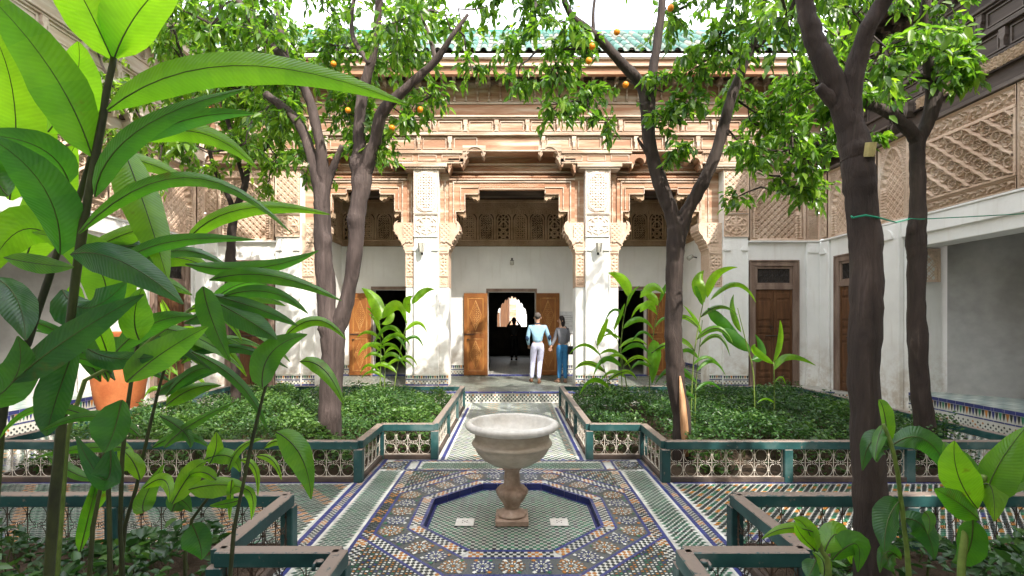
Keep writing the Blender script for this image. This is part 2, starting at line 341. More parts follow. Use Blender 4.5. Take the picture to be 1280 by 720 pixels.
def inpoly(p, poly):
    c = False; j = len(poly) - 1
    for i in range(len(poly)):
        a, b = poly[i], poly[j]
        if (a[1] > p[1]) != (b[1] > p[1]) and p[0] < (b[0] - a[0]) * (p[1] - a[1]) / (b[1] - a[1]) + a[0]: c = not c
        j = i
    return c
def checks(T, x0, x1, y0, y1, s, z, colf, keep=None, shape=0.5, base=None, sx=None):
    """diamond/bow tie tiles set in a white field"""
    sx = sx or s; ny = int((y1 - y0) / s); nx = int((x1 - x0) / sx)
    for j in range(ny):
        for i in range(nx):
            if (i + j) % 2: continue
            cx, cy = x0 + (i + 0.5) * sx, y0 + (j + 0.5) * s
            if keep and not keep((cx, cy)): continue
            a, b = sx * shape, s * shape; q = 0.78
            T.t([(cx - a, cy - b * q), (cx - a * q, cy - b), (cx + a * q, cy - b), (cx + a, cy - b * q), (cx + a, cy + b * q), (cx + a * q, cy + b), (cx - a * q, cy + b), (cx - a, cy + b * q)], z, colf(i, j))
def rectbase(T, x0, x1, y0, y1, z, col=WHITE, st=0.4):
    y = y0
    while y < y1 - 1e-6:
        ye = min(y + st, y1); x = x0
        while x < x1 - 1e-6:
            xe = min(x + st, x1); T.t([(x, y), (xe, y), (xe, ye), (x, ye)], z, col, 0); x = xe
        y = ye
def strip(T, a, b, w0, w1, z, col, seg=0.11, gap=0.003):
    """a row of plain tiles along a->b between side offsets w0..w1 (left of the direction)"""
    a = Vector(a); b = Vector(b); d = (b - a); L = d.length; d.normalize(); n = Vector((-d.y, d.x)); k = max(1, round(L / seg))
    for i in range(k):
        s0, s1 = L * i / k + gap / 2, L * (i + 1) / k - gap / 2; p = [a + d * s0 + n * w0, a + d * s1 + n * w0, a + d * s1 + n * w1, a + d * s0 + n * w1]
        T.t([(q.x, q.y) for q in p], z, col)
def checkstrip(T, a, b, w0, w1, z, rows=3, cols=(BLACK, ORANGE), s=None):
    a = Vector(a); b = Vector(b); d = (b - a); L = d.length; d.normalize(); n = Vector((-d.y, d.x))
    p = [a + n * w0, b + n * w0, b + n * w1, a + n * w1]; T.t([(q.x, q.y) for q in p], z, WHITE, 0)
    s = (w1 - w0) / rows; k = int(L / abs(s))
    for i in range(k):
        for j in range(rows):
            if (i + j) % 2: continue
            c = cols[1] if (i // 4) % 4 == 0 else cols[0]
            o = a + d * ((i + .5) * abs(s)) + n * (w0 + (j + .5) * s); h = abs(s) * 0.54
            T.t([tuple(o + d * h * x + n * h * y)[:2] for x, y in ((-1, -.6), (-.6, -1), (.6, -1), (1, -.6), (1, .6), (.6, 1), (-.6, 1), (-1, .6))], z + 0.002, c)
def hexes(T, x0, x1, y0, y1, p, q, z, colf, keep=None, slant=0.35, fill=0.86):
    """staggered elongated hexagon tiles, p long in x, q in y"""
    nj = int((y1 - y0) / q)
    for j in range(nj):
        for i in range(int((x1 - x0) / p)):
            cx = x0 + (i + 0.5 + 0.5 * (j % 2)) * p; cy = y0 + (j + .5) * q
            if cx + p / 2 > x1 or (keep and not keep((cx, cy))): continue
            a, b = p * 0.5 * fill, q * 0.40; sl = slant * b
            T.t([(cx - a - sl, cy - b * .15), (cx - a * .55 - sl, cy - b), (cx + a * .55 - sl, cy - b), (cx + a + sl, cy + b * .15), (cx + a * .55 + sl, cy + b), (cx - a * .55 + sl, cy + b)], z, colf(i, j))
def rosette(T, c, r, z, A, B, rot=0.0, n=12):
    def pt(rr, a): return (c[0] + rr * math.cos(a), c[1] + rr * math.sin(a))
    T.t([pt(r * (1.0), 2 * math.pi * k / 24) for k in range(24)], z, (0.10, 0.11, 0.10), 0)
    T.t([pt(r * (0.20 if k % 2 else 0.11), rot + 2 * math.pi * k / 16) for k in range(16)], z + .003, A)
    for k in range(n):
        a = rot + 2 * math.pi * k / n; da = math.pi / n
        T.t([pt(r * .24, a), pt(r * .42, a + da * .62), pt(r * .60, a), pt(r * .42, a - da * .62)], z + .003, WHITE)
        a2 = a + da
        T.t([pt(r * .50, a2), pt(r * .66, a2 + da * .6), pt(r * .84, a2), pt(r * .66, a2 - da * .6)], z + .003, A if k % 2 else B)
        T.t([pt(r * .68, a), pt(r * .80, a + da * .45), pt(r * .97, a), pt(r * .80, a - da * .45)], z + .003, WHITE if A == BLUE or A == ORANGE else WHITE)
        T.t([pt(r * .88, a2), pt(r * 1.02, a2 + da * .5), pt(r * 1.02, a2 - da * .5)], z + .003, B)
Z1 = 0.004
T = Tiles()
inner = [octv(RP - 0.012, k) for k in range(8)]
# basin floor
T.t([(*octv(RP - .004, k),) for k in range(8)], -0.057, WHITE, 0)
pk = [octv(RP - 0.03, k) for k in range(8)]
checks(T, -0.79, 0.79, OC[1] - .79, OC[1] + .79, 0.030, -0.054, lambda i, j: GREEN if random.random() < (0.45 if (i + 2 * j) % 7 < 3 else 0.12) else DGREEN if (i % 3) else BLACK, lambda p: inpoly(p, pk), 0.53)
for k in range(8):
    a, b = octv(RP, k), octv(RP, (k + 1) % 8)
    strip(T, a, b, 0.002, 0.030, -0.0530, BLUED, 0.16)
    # octagon bands growing outwards (outside is to the right, so negative offsets)
    strip(T, octv(RP, k), octv(RP, (k + 1) % 8), -0.030, -0.002, Z1 + .003, BLUE, 0.13)
    checkstrip(T, octv(RP + .03, k), octv(RP + .03, (k + 1) % 8), -0.085, 0, Z1, 3)
    strip(T, octv(RP + .115, k), octv(RP + .115, (k + 1) % 8), -0.022, 0, Z1 + .001, BLUE, 0.13)
    # dark field of the rosette band
    A0, A1, B0, B1 = octv(RP + .135, k), octv(RP + .135, (k + 1) % 8), octv(1.15, k), octv(1.15, (k + 1) % 8)
    T.t([A0, B0, B1, A1], Z1, (0.08, 0.09, 0.09), 0)
    strip(T, octv(1.17, k), octv(1.17, (k + 1) % 8), -0.001, 0.024, Z1 + .002, BLUE, 0.13)
    if k % 2 == 1 or True:
        checkstrip(T, octv(1.17, k), octv(1.17, (k + 1) % 8), -0.085, 0, Z1 + .001 if k % 2 else Z1 + .0005, 3)
        if k in (0, 2, 4, 6):
            strip(T, octv(1.255, k), octv(1.255, (k + 1) % 8), -0.026, 0, Z1 + .004, BLUE, 0.13)
    rm = 1.032; p0, p1 = Vector(octv(rm, k)), Vector(octv(rm, (k + 1) % 8))
    for q in range(4):
        c = p0.lerp(p1, q / 4); big = q % 2 == 0
        rosette(T, c, 0.098 if big else 0.088, Z1 + .002, ORANGE if big else BLUE, BROWN if big and q else (ORANGE if big else BLUE), rot=0.1 * k)
    d = (p1 - p0).normalized(); n = Vector((-d.y, d.x))
    for q in range(8):                                        # little star tiles between rosettes
        c = p0.lerp(p1, (q + .5) / 8)
        for sgn in (-1, 1):
            o = c + n * sgn * (0.085)
            T.t([(o.x + .019 * math.cos(t), o.y + .019 * math.sin(t)) for t in (0, 1.57, 3.14, 4.71)], Z1 + .004, random.choice((WHITE, ORANGE, GREEN, WHITE)))
for k in range(8):                                            # blue riser of the basin
    a, b = octv(RP, k), octv(RP, (k + 1) % 8); n = 4
    for i in range(n):
        p = Vector(a).lerp(Vector(b), (i + .01) / n); q = Vector(a).lerp(Vector(b), (i + .99) / n)
        T.poly([(p.x, p.y, -0.06), (q.x, q.y, -0.06), (q.x, q.y, 0.006), (p.x, p.y, 0.006)], jit(BLUED))
# corner spandrels outside the octagon
def mosaic(T, poly, s, z, dark=(0.03, 0.045, 0.045)):
    xs = [p[0] for p in poly]; ys = [p[1] for p in poly]; T.t(poly, z, dark, 0)
    for j in range(int((max(ys) - min(ys)) / s) + 1):
        for i in range(int((max(xs) - min(xs)) / s) + 1):
            c = (min(xs) + (i + .5) * s, min(ys) + (j + .5) * s)
            if not all(inpoly((c[0] + dx * s * .5, c[1] + dy * s * .5), poly) for dx in (-1, 1) for dy in (-1, 1)): continue
            t = (i * 2 + j) % 5; e = s * .46
            if (i + j) % 2 == 0: T.t([(c[0] + e * math.cos(a) * (1 if q % 2 else .55), c[1] + e * math.sin(a) * (1 if q % 2 else .55)) for q, a in enumerate([2 * math.pi * h / 8 for h in range(8)])], z + .003, (WHITE, ORANGE, WHITE, WHITE, GREEN, WHITE, BLUE)[(i // 2 + j // 2) % 7])
            else: T.t([(c[0] - e * .5, c[1] - e * .5), (c[0] + e * .5, c[1] - e * .5), (c[0] + e * .5, c[1] + e * .5), (c[0] - e * .5, c[1] + e * .5)], z + .003, (ORANGE, WHITE, GREEN)[t % 3])
XB = 1.10
for sx in (-1, 1):
    for sy in (-1, 1):
        k = {(1, 1): 0, (-1, 1): 2, (-1, -1): 4, (1, -1): 6}[(sx, sy)]
        a, b = octv(1.285, k), octv(1.285, (k + 1) % 8)
        cx, cy = sx * 1.245, OC[1] + sy * 1.245
        pa = a if abs(a[0]) > abs(b[0]) else b; pb = b if pa is a else a
        poly = [(cx, OC[1] + (pa[1] - OC[1])), (cx, cy), (pb[0], cy)]
        mosaic(T, poly, 0.032, Z1 - .001)
    # long straight borders either side, fountain square to side fields
    for (w0, w1, kind) in ((1.255, 1.285, 'b'), (1.285, 1.31, 'w'), (1.31, 1.57, 'g'), (1.57, 1.595, 'w'), (1.595, 1.635, 'b'), (1.635, 1.70, 'c'), (1.70, 1.74, 'b'), (1.74, 1.765, 'w')):
        x0, x1 = (sx * w0, sx * w1) if sx > 0 else (sx * w1, sx * w0); ya, yb = 1.2, 5.86
        if kind in 'bw': strip(T, (x0, ya), (x0, yb + (.5 if w0 > 1.58 else 0)), 0, -(x1 - x0), Z1 + .003, BLUE if kind == 'b' else WHITE, 0.14 if kind == 'b' else .1)
        elif kind == 'c': checkstrip(T, (x1, ya), (x1, 6.36), 0, x1 - x0, Z1, 3)
        else:
            rectbase(T, x0, x1, ya, yb, Z1)
            hexes(T, x0, x1, ya, yb, 0.052, 0.030, Z1 + .003, lambda i, j: DGREEN if random.random() < .75 else GREEN if random.random() < .5 else BLACK, None, 0.35, .80)
    checkstrip(T, (sx * 1.17 + (0.085 if sx > 0 else 0), 1.2), (sx * 1.17 + (0.085 if sx > 0 else 0), 5.86), 0, 0.085, Z1 + .0016, 3)
# cross strip at the back of the fountain square
strip(T, (-1.26, 5.87), (1.26, 5.87), 0, .024, Z1 + .0045, BLUE, .14); checkstrip(T, (-1.5, 5.894), (1.5, 5.894), 0, .055, Z1, 2)
rectbase(T, -1.12, 1.12, 5.95, 6.22, Z1 + .0012); hexes(T, -1.12, 1.12, 5.95, 6.22, 0.052, 0.030, Z1 + .005, lambda i, j: DGREEN if random.random() < .8 else GREEN, None, .35, .80)
checkstrip(T, (-1.5, 6.225), (1.5, 6.225), 0, .055, Z1 + .0016, 2); strip(T, (-1.5, 6.28), (1.5, 6.28), 0, .03, Z1 + .003, BLUE, .14)
for sx in (-1, 1):
    x0, x1 = sorted((sx * 1.29, sx * 1.59)); mosaic(T, [(x0, 5.95), (x1, 5.95), (x1, 6.22), (x0, 6.22)], 0.036, Z1 + .004)
    c = (sx * 1.44, 6.085); rosette(T, c, .10, Z1 + .008, BLUE, BLUE)
    for xx in (1.14, 1.27): strip(T, (sx * xx, 5.9), (sx * xx, 6.28), 0, .026, Z1 + .006, BLUE, .14)
# side corridors
for sx in (-1, 1):
    x0, x1 = sorted((sx * 1.765, sx * 7.38)); rectbase(T, x0, x1, 1.2 if False else 3.78, 5.42, Z1 - .001)
    rectbase(T, *sorted((sx * 1.765, sx * 0.9)), 1.0, 1.2, Z1 - .001)
    def colf(i, j):
        k = (i + (j // 2)) % 6
        if ((i // 9) + (j // 14)) % 5 == 0 and (i % 9) in (3, 4, 5) and (j % 14) in (5, 6, 7, 8): return BLUE
        return (BLACK, ORANGE, BLACK, GREEN, BLACK, DGREEN)[k] if k != 3 or random.random() < .7 else DGREEN
    hexes(T, x0, min(x1, x0 + 5.6) if sx > 0 else x1, 3.80, 5.40, 0.062, 0.036, Z1 + .003, colf, None, 0.5, .80)
    hexes(T, *sorted((sx * 1.765, sx * 1.0)), 2.0, 3.8, 0.062, 0.036, Z1 + .003, colf, lambda p: False, 0.6, .9)
    a, b = sorted((sx * 1.77, sx * 5.8)); strip(T, (a, 5.405), (b, 5.405), 0, .045, Z1 + .004, BLUE, .16)
# far walkway to the gallery, side aisles
def far(i, j): return (BLACK, DGREEN, (0.14, 0.16, 0.14), ORANGE, BLUE, (0.2, 0.22, 0.2))[(i * 3 + j * 5 + (i // 7)) % 6] if (i // 3 + j // 3) % 2 else DGREEN
rectbase(T, -.9, .9, 6.31, 10.72, Z1 - .001); checks(T, -.86, .86, 6.32, 10.70, 0.044, Z1 + .002, far, None, .50)
for sx in (-1, 1):
    strip(T, (sx * .92, 6.32), (sx * .92, 10.1), 0, .05 * sx, Z1 + .003, BLUE, .16)
    strip(T, (sx * .87, 6.32), (sx * .87, 10.1), 0, .03 * sx, Z1 + .003, WHITE, .16)
rectbase(T, -7.38, -.9, 10.05, 10.72, Z1 - .001); rectbase(T, .9, 7.38, 10.05, 10.72, Z1 - .001)
checks(T, -7.3, 7.3, 10.08, 10.70, 0.06, Z1 + .002, far, lambda p: abs(p[0]) > .9, .43)
for sx in (-1, 1):
    x0, x1 = sorted((sx * 5.82, sx * 7.38)); rectbase(T, x0, x1, 3.8 if False else 5.45, 10.05, Z1 - .001); checks(T, x0, x1, 5.45, 10.05, 0.06, Z1 + .002, far, None, .43)
tl = T.build('zellij_tile', M['zellij'], floor); setkind(tl)
# raised gallery floor along the back, with its row of blue nosing tiles
GZ = 0.21
gf = MB(); gf.box(-7.4, 7.4, 10.76, 24, -0.1, GZ); gfo = gf.build('gallery_floor', M['grout']); setkind(gfo, 'structure')
T = Tiles(); rectbase(T, -7.38, 7.38, 10.86, 14.0, GZ + .003, (0.50, 0.49, 0.44), .8)
checks(T, -5.0, 5.0, 10.88, 14.0, 0.085, GZ + .006, lambda i, j: (BLACK, (.10, .11, .10), DGREEN, (.16, .11, .06))[(i + 3 * j) % 4], None, .52, sx=.062)
checks(T, -1.6, 1.6, 14.0, 18.0, 0.1, GZ + .006, lambda i, j: (.3, .3, .28), None, .46)
for i in range(int(14.7 / .04)):                       # riser: small square tiles
    x = -7.35 + i * .04
    T.poly([(x + .004, 10.757, .02), (x + .036, 10.757, .02), (x + .036, 10.757, .056), (x + .004, 10.757, .056)], jit(BLACK if i % 2 else WHITE))
    T.poly([(x + .004, 10.757, .06), (x + .036, 10.757, .06), (x + .036, 10.757, .096), (x + .004, 10.757, .096)], jit(WHITE if i % 2 else DGREEN))
    T.poly([(x + .004, 10.757, .10), (x + .036, 10.757, .10), (x + .036, 10.757, .136), (x + .004, 10.757, .136)], jit(BLACK if i % 2 else WHITE))
    T.poly([(x + .004, 10.757, .14), (x + .036, 10.757, .14), (x + .036, 10.757, .175), (x + .004, 10.757, .175)], jit(WHITE if i % 2 else BLACK if i % 3 else ORANGE))
setkind(T.build('zellij_tile', M['zellij'], gfo))
bl = MB(); bl.C = []; 
for a in ((0, .355),): bl.box(-.18, .18, -.06, .06, -.012, .012)
bl.C = [BLUE] * 6; b0 = bl.build('blue_edge_tile', M['zellij'], gfo, bevel=.004); n = int(14.6 / .37)
for i in range(n):
    o = b0 if i == 0 else b0.copy()
    if i: COL.objects.link(o)
    o.location = (-7.2 + i * .37, 10.80, GZ + .004 + random.uniform(-.0015, .0015)); o.rotation_euler.z = random.uniform(-.006, .006)

# ================================================================ BUILDINGS
def FB(x0, y0, ux, uy, dx, dy):
    return lambda u, d, z: (x0 + u * ux + d * dx, y0 + u * uy + d * dy, z)
back = FB(0, 11.8, 1, 0, 0, -1)          # u = X, d = towards the camera
rightf = FB(7.4, 11.8, 0, -1, -1, 0)     # u = distance from the far corner
leftf = FB(-7.4, 11.8, 0, -1, 1, 0)
rearf = FB(0, -3.6, -1, 0, 0, 1)
def dado(parent, f, u0, u1, z0, z1, d, name='zellij_dado', s=0.042):
    m = MB(f); H = z1 - z0; L = u1 - u0
    def q(a, b, c, e, dd, col): m.poly([(a, dd, c), (b, dd, c), (b, dd, e), (a, dd, e)], jit(col))
    q(u0, u1, z0, z1, d, WHITE)
    n = max(1, round(L / .16)); w_ = L / n
    for i in range(n): q(u0 + i * w_ + .002, u0 + (i + 1) * w_ - .002, z0, z0 + .05, d + .004, BLUE)
    zt = z1 - .035
    big = H > .4
    for i in range(n):
        if big: q(u0 + i * w_ + .002, u0 + (i + 1) * w_ - .002, zt - .02, z1, d + .004, BLUE)
        q(u0 + i * w_ + .002, u0 + (i + 1) * w_ - .002, z0 + H * .50, z0 + H * .50 + .022, d + .004, BLUE)
    if big: zt -= .025
    n2 = max(1, round(L / .055)); w2 = L / n2; zb = z0 + H * .50 + .03
    for i in range(n2):
        c = (BLACK, GREEN, BLACK, ORANGE, BLACK, BLUE)[i % 6]; a = u0 + i * w2
        m.poly([(a + w2 * .5, d + .004, zb), (a + w2 * .78, d + .004, zb + (zt - zb) * .45), (a + w2 * .97, d + .004, zt), (a + w2 * .03, d + .004, zt), (a + w2 * .22, d + .004, zb + (zt - zb) * .45)], jit(c))
    rows = max(2, int((H * .5 - .06) / s)); n3 = max(1, int(L / s)); w3 = L / n3
    for j in range(rows):
        for i in range(n3):
            if (i + j) % 2: continue
            a = u0 + i * w3; zz = z0 + .055 + j * s; c = ORANGE if (i // 5) % 3 == 0 and (i + j) % 4 == 0 else BLACK
            if zz + s > z0 + H * .5: continue
            m.poly([(a + w3 * .05, d + .004, zz + s * .5), (a + w3 * .5, d + .004, zz), (a + w3 * .95, d + .004, zz + s * .5), (a + w3 * .5, d + .004, zz + s)], jit(c))
    return setkind(m.build(name, M['zellij'], parent))

def upper_wood(th, f, u0, u1, mats, z0=5.82, consoles=True, posts=True, roof=True, ang=0, tiles=True, cut=0.0):
    """panelled frieze, smooth band, colonnettes, soffit, cornice, tiled roof"""
    wd, tr, orr = mats
    B = lambda name, mat, a, bev=0: one(name, mat, th, lambda m: m.box(*a), f, bevel=bev)
    B('frieze_board', wd, (u0, u1, -.5, 0.0, z0, 7.56))
    # mouldings
    for z, h, d in ((z0, .035, .05), (6.20, .05, .075), (6.26, .03, .05), (6.59, .03, .05), (6.63, .045, .085), (6.95, .04, .05), (6.995, .02, .03)):
        B('moulding', tr, (u0, u1, 0.003, d, z, z + h), .006)
    B('smooth_band', orr, (u0, u1, 0.002, .022, 6.68, 6.945))
    # two rows of panels between little consoles
    pm = {}
    for z, h, off in ((5.87, .31, 0.0), (6.305, .27, .36)):
        n = int((u1 - u0) / .72); pw = (u1 - u0) / n
        for i in range(n):
            a = u0 + (i + (off / .72)) * pw
            if a + pw > u1: continue
            key = (z, h)
            if cut and abs(a + pw / 2) < cut and z < 6: continue
            if key not in pm:
                m = MB()
                m.prism([(-.05, h), (.05, h), (.05, h * .62), (.028, h * .5), (.028, h * .12), (.055, h * .05), (.055, 0), (-.055, 0), (-.055, h * .05), (-.028, h * .12), (-.028, h * .5), (-.05, h * .62)], 0, -.06)
                x0, x1 = .09, pw - .09
                m.box(x0, x1, 0, -.022, 0.02, .04); m.box(x0, x1, 0, -.022, h - .04, h - .02); m.box(x0, x0 + .02, 0, -.022, .04, h - .04); m.box(x1 - .02, x1, 0, -.022, .04, h - .04)
                o = m.build('frieze_console', tr, th); pm[key] = o
            else: o = pm[key].copy(); COL.objects.link(o)
            p = f(a, 0.002, z); o.location = Vector(p) - th.location; o.rotation_euler.z = ang
    # colonnettes under the eave, each with its arch
    if posts:
        n = int((u1 - u0) / .272); pw = (u1 - u0) / n; k0 = None
        for i in range(n + 1):
            if k0 is None:
                m = MB()
                prof = [(.0, 0), (.032, 0), (.032, .02), (.018, .04), (.026, .09), (.016, .13), (.03, .16), (.03, .18), (.016, .20), (.024, .27), (.016, .33), (.036, .36), (.036, .38)]
                m.lathe(prof, (0, -.05, 0), 8); m.box(-.04, .04, -.20, 0, .38, .46); m.box(-.028, .028, -.33, 0, .46, .52)
                m.prism([(-.136, .46), (-.04, .46), (-.05, .40), (-.085, .40), (-.136, .445)], -.03, -.005); m.prism([(.136, .46), (.04, .46), (.05, .40), (.085, .40), (.136, .445)], -.03, -.005)
                k0 = m.build('colonnette', tr, th); o = k0
            else: o = k0.copy(); COL.objects.link(o)
            o.location = Vector(f(u0 + i * pw, 0.0, 7.015)) - th.location; o.rotation_euler.z = ang
    B('soffit', M['darkwood'], (u0, u1, -.05, .62, 7.54, 7.60))
    B('cornice', orr, (u0, u1, .50, .62, 7.38, 7.54)); B('cornice_board', wd, (u0, u1, .45, .66, 7.603, 7.72), .006); B('moulding', tr, (u0, u1, .605, .69, 7.53, 7.60), .006)
    B('moulding', tr, (u0, u1, .661, .70, 7.68, 7.735), .006)
    if not roof: return
    # roof: slope from d=.78,z=7.78 back to d=-1.45,z=9.45
    ea, ri = (.80, 7.79), (-1.45, 9.50)
    one('roof_deck', M['woodtrim'], th, lambda m: m.poly([(u0, ea[0] - .03, ea[1] - .03), (u1, ea[0] - .03, ea[1] - .03), (u1, ri[0], ri[1] - .03), (u0, ri[0], ri[1] - .03)]), f)
    one('ridge', M['rooftile'], th, lambda m: (m.box(u0, u1, ri[0] - .1, ri[0] + .06, ri[1] - .1, ri[1] + .08), m.C.extend([(0.03, .22, .17)] * 6)), f)
    if tiles:
        rows = 5; L = math.hypot(ea[0] - ri[0], ri[1] - ea[1]); tl_ = L / rows * 1.12; n = int((u1 - u0) / .255); sl = math.atan2(ri[1] - ea[1], ea[0] - ri[0])
        protos = []
        for cc in ((0.02, .11, .08), (0.05, .15, .115), (0.22, .23, .18), (0.10, .16, .125)):
            m = MB(); S = 6
            for kk, (yy, r) in enumerate(((0, .085), (tl_, .066))):
                for rr in (r, r - .014):
                    for q in range(S + 1):
                        a = math.pi * q / S; m.V.append((rr * math.cos(a), yy * math.cos(sl) + (0), yy * math.sin(sl) + rr * math.sin(a)))
            W_ = S + 1
            for q in range(S):
                m.face((q, q + 1, 2 * W_ + q + 1, 2 * W_ + q)); m.face((W_ + q, W_ + q + 1, q + 1, q)); m.face((W_ + q, 3 * W_ + q, 3 * W_ + q + 1, W_ + q + 1))
            m.C = [cc if f_[0] < 3 * W_ else (.3, .2, .15) for f_ in m.F]
            protos.append(m)
        meshes = []
        pans = MB(f)
        for i in range(n):
            uu = u0 + (i + .5) * (u1 - u0) / n
            for j in range(rows):
                t0 = j / rows; dd = ea[0] + (ri[0] - ea[0]) * t0; zz = ea[1] + (ri[1] - ea[1]) * t0
                k = random.choice((0, 0, 1, 1, 1, 2, 2, 2, 3))
                while len(meshes) < 4:
                    p = protos[len(meshes)].build('roof_tile', M['rooftile'], th, smooth=True); meshes.append(p); p['used'] = 0
                o = meshes[k]
                if o['used']: o = o.copy(); COL.objects.link(o)
                else: o['used'] = 1
                if 'used' in o and o is not meshes[k]: pass
                o.location = Vector(f(uu, dd, zz + .012 * (1 - 0) + .01)) - th.location; o.rotation_euler = (random.uniform(-.01, .01), 0, ang + random.uniform(-.02, .02))
        for o in bpy.data.objects:
            if 'used' in o: del o['used']
        for i in range(n + 1):
            uu = u0 + i * (u1 - u0) / n
            for j in range(rows):
                t0, t1 = j / rows, (j + 1) / rows
                for q in range(3):
                    xa, xb = (q - 1.5) * .06, (q - .5) * .06; za, zb_ = abs(xa) * .6, abs(xb) * .6
                    pans.poly([(uu + xa, ea[0] + (ri[0] - ea[0]) * t0, ea[1] + (ri[1] - ea[1]) * t0 + za), (uu + xb, ea[0] + (ri[0] - ea[0]) * t0, ea[1] + (ri[1] - ea[1]) * t0 + zb_),
                               (uu + xb, ea[0] + (ri[0] - ea[0]) * t1, ea[1] + (ri[1] - ea[1]) * t1 + zb_ - .015), (uu + xa, ea[0] + (ri[0] - ea[0]) * t1, ea[1] + (ri[1] - ea[1]) * t1 + za - .015)], jit((.16, .17, .13)))
        setkind(pans.build('pan_tile', M['rooftile'], th))
HW = 7.4
pal = thing('palace_facade', 'sunlit cedar and stucco palace front with three tall alcoves and green tiled roof', 'building', (0, 11.8, 0))
def B(name, mat, th, f, a, bev=0): return one(name, mat, th, lambda m: m.box(*a), f, bevel=bev)
cut = 0.9
upper_wood(pal, back, -HW, HW, (M['wood'], M['woodtrim'], M['woodorange']), 5.82, cut=cut)
# ---- arch-shaped brackets
def bracket(m, x, zt, w_, h, s, d0=-.30, d1=.03):
    """hanging scalloped half arch; x = edge at the support, s = direction into the opening"""
    pts = [(x, zt), (x + s * w_, zt), (x + s * w_, zt - h * .42)]
    n = 9
    for i in range(n + 1):
        a = math.pi * i / n; r = w_ * .34 * (1 + .12 * math.cos(i * math.pi)); pts.append((x + s * (w_ * .53 + r * math.cos(a)), zt - h * .62 + h * .42 * math.sin(a)))
    pts += [(x + s * w_ * .13, zt - h * .78), (x + s * w_ * .06, zt - h), (x, zt - h)]
    m.prism(pts, d0, d1)
def archrim(m, x, z, r, d, seg=10, w_=.018): m.tube([(x + r * math.cos(math.pi * i / seg), d, z + r * math.sin(math.pi * i / seg)) for i in range(seg + 1)], w_, 5)
# beam over the pillars, and stepped openings
for s in (-1, 1):
    for a, b in ((1.18, 2.86), (4.55, HW)):
        u0, u1 = sorted((s * a, s * b))
        B('beam', M['wood'], pal, back, (u0, u1, -.3, .03, 5.53, 5.815)); B('moulding', M['woodtrim'], pal, back, (u0, u1, .031, .07, 5.77, 5.815), .005); B('moulding', M['woodtrim'], pal, back, (u0, u1, .031, .06, 5.53, 5.57), .005)
        n = max(2, round((b - a) / .55))
        for i in range(n):
            x = u0 + (i + .5) * (u1 - u0) / n; w2 = (u1 - u0) / n / 2 - .06
            one('beam_panel', M['woodtrim'], pal, lambda m: (m.box(x - w2, x + w2, .031, .045, 5.60, 5.615), m.box(x - w2, x + w2, .031, .045, 5.725, 5.74), m.box(x - w2, x - w2 + .02, .031, .045, 5.615, 5.725), m.box(x + w2 - .02, x + w2, .031, .045, 5.615, 5.725)), back)
    for x, zt, ww, hh, dd in ((s * 1.18, 5.97, .55, .46, -s), (s * 1.52, 5.66, .36, .34, -s), (s * 2.86, 5.76, .34, .34, s), (s * 4.55, 5.76, .34, .34, -s)):
        if ww > .5: one('arch_bracket', M['woodtrim'], pal, lambda m: (bracket(m, x, zt, ww, hh, dd), archrim(m, x + dd * ww * .53, zt - hh * .55, ww * .40, .04)), back)
        else: one('arch_bracket', M['wood'], pal, lambda m: (bracket(m, x, zt, ww, hh, dd), archrim(m, x + dd * ww * .53, zt - hh * .6, ww * .36, .04, w_=.013)), back)
    B('beam', M['wood'], pal, back, (*sorted((s * .56, s * 1.5)), -.3, .02, 5.86, 5.968))
    # capitals above pillars
    for a, b in ((1.55, 2.62), (4.62, 5.78)):
        u0, u1 = sorted((s * a, s * b)); B('capital', M['woodtrim'], pal, back, (u0, u1, -.35, .10, 5.44, 5.528), .008); B('capital', M['woodtrim'], pal, back, (u0 + .05, u1 - .05, -.35, .07, 5.40, 5.438), .005)
B('recess_board', M['woodorange'], pal, back, (-4.75, 4.75, -.55, -.42, 5.2, 6.3))
B('recess_strip', M['screenwood'], pal, back, (-.9, .9, -.41, -.30, 6.02, 6.18))
relief('carved_band', pal, M['wood'], back, -.9, .9, 5.86, 6.02, -.42, .03, lambda u, v, W, H: arab(u, v, .11), .015)
for z, dd, mt in ((5.62, .05, 'woodtrim'), (5.42, .07, 'woodtrim'), (5.30, .10, 'woodorange')):
    for a, b in ((-1.53, 1.53), (2.56, 4.70), (-4.70, -2.56)): B('moulding', M[mt], pal, back, (a, b, -.415, -.42 + dd + .03, z, z + .04), .005)
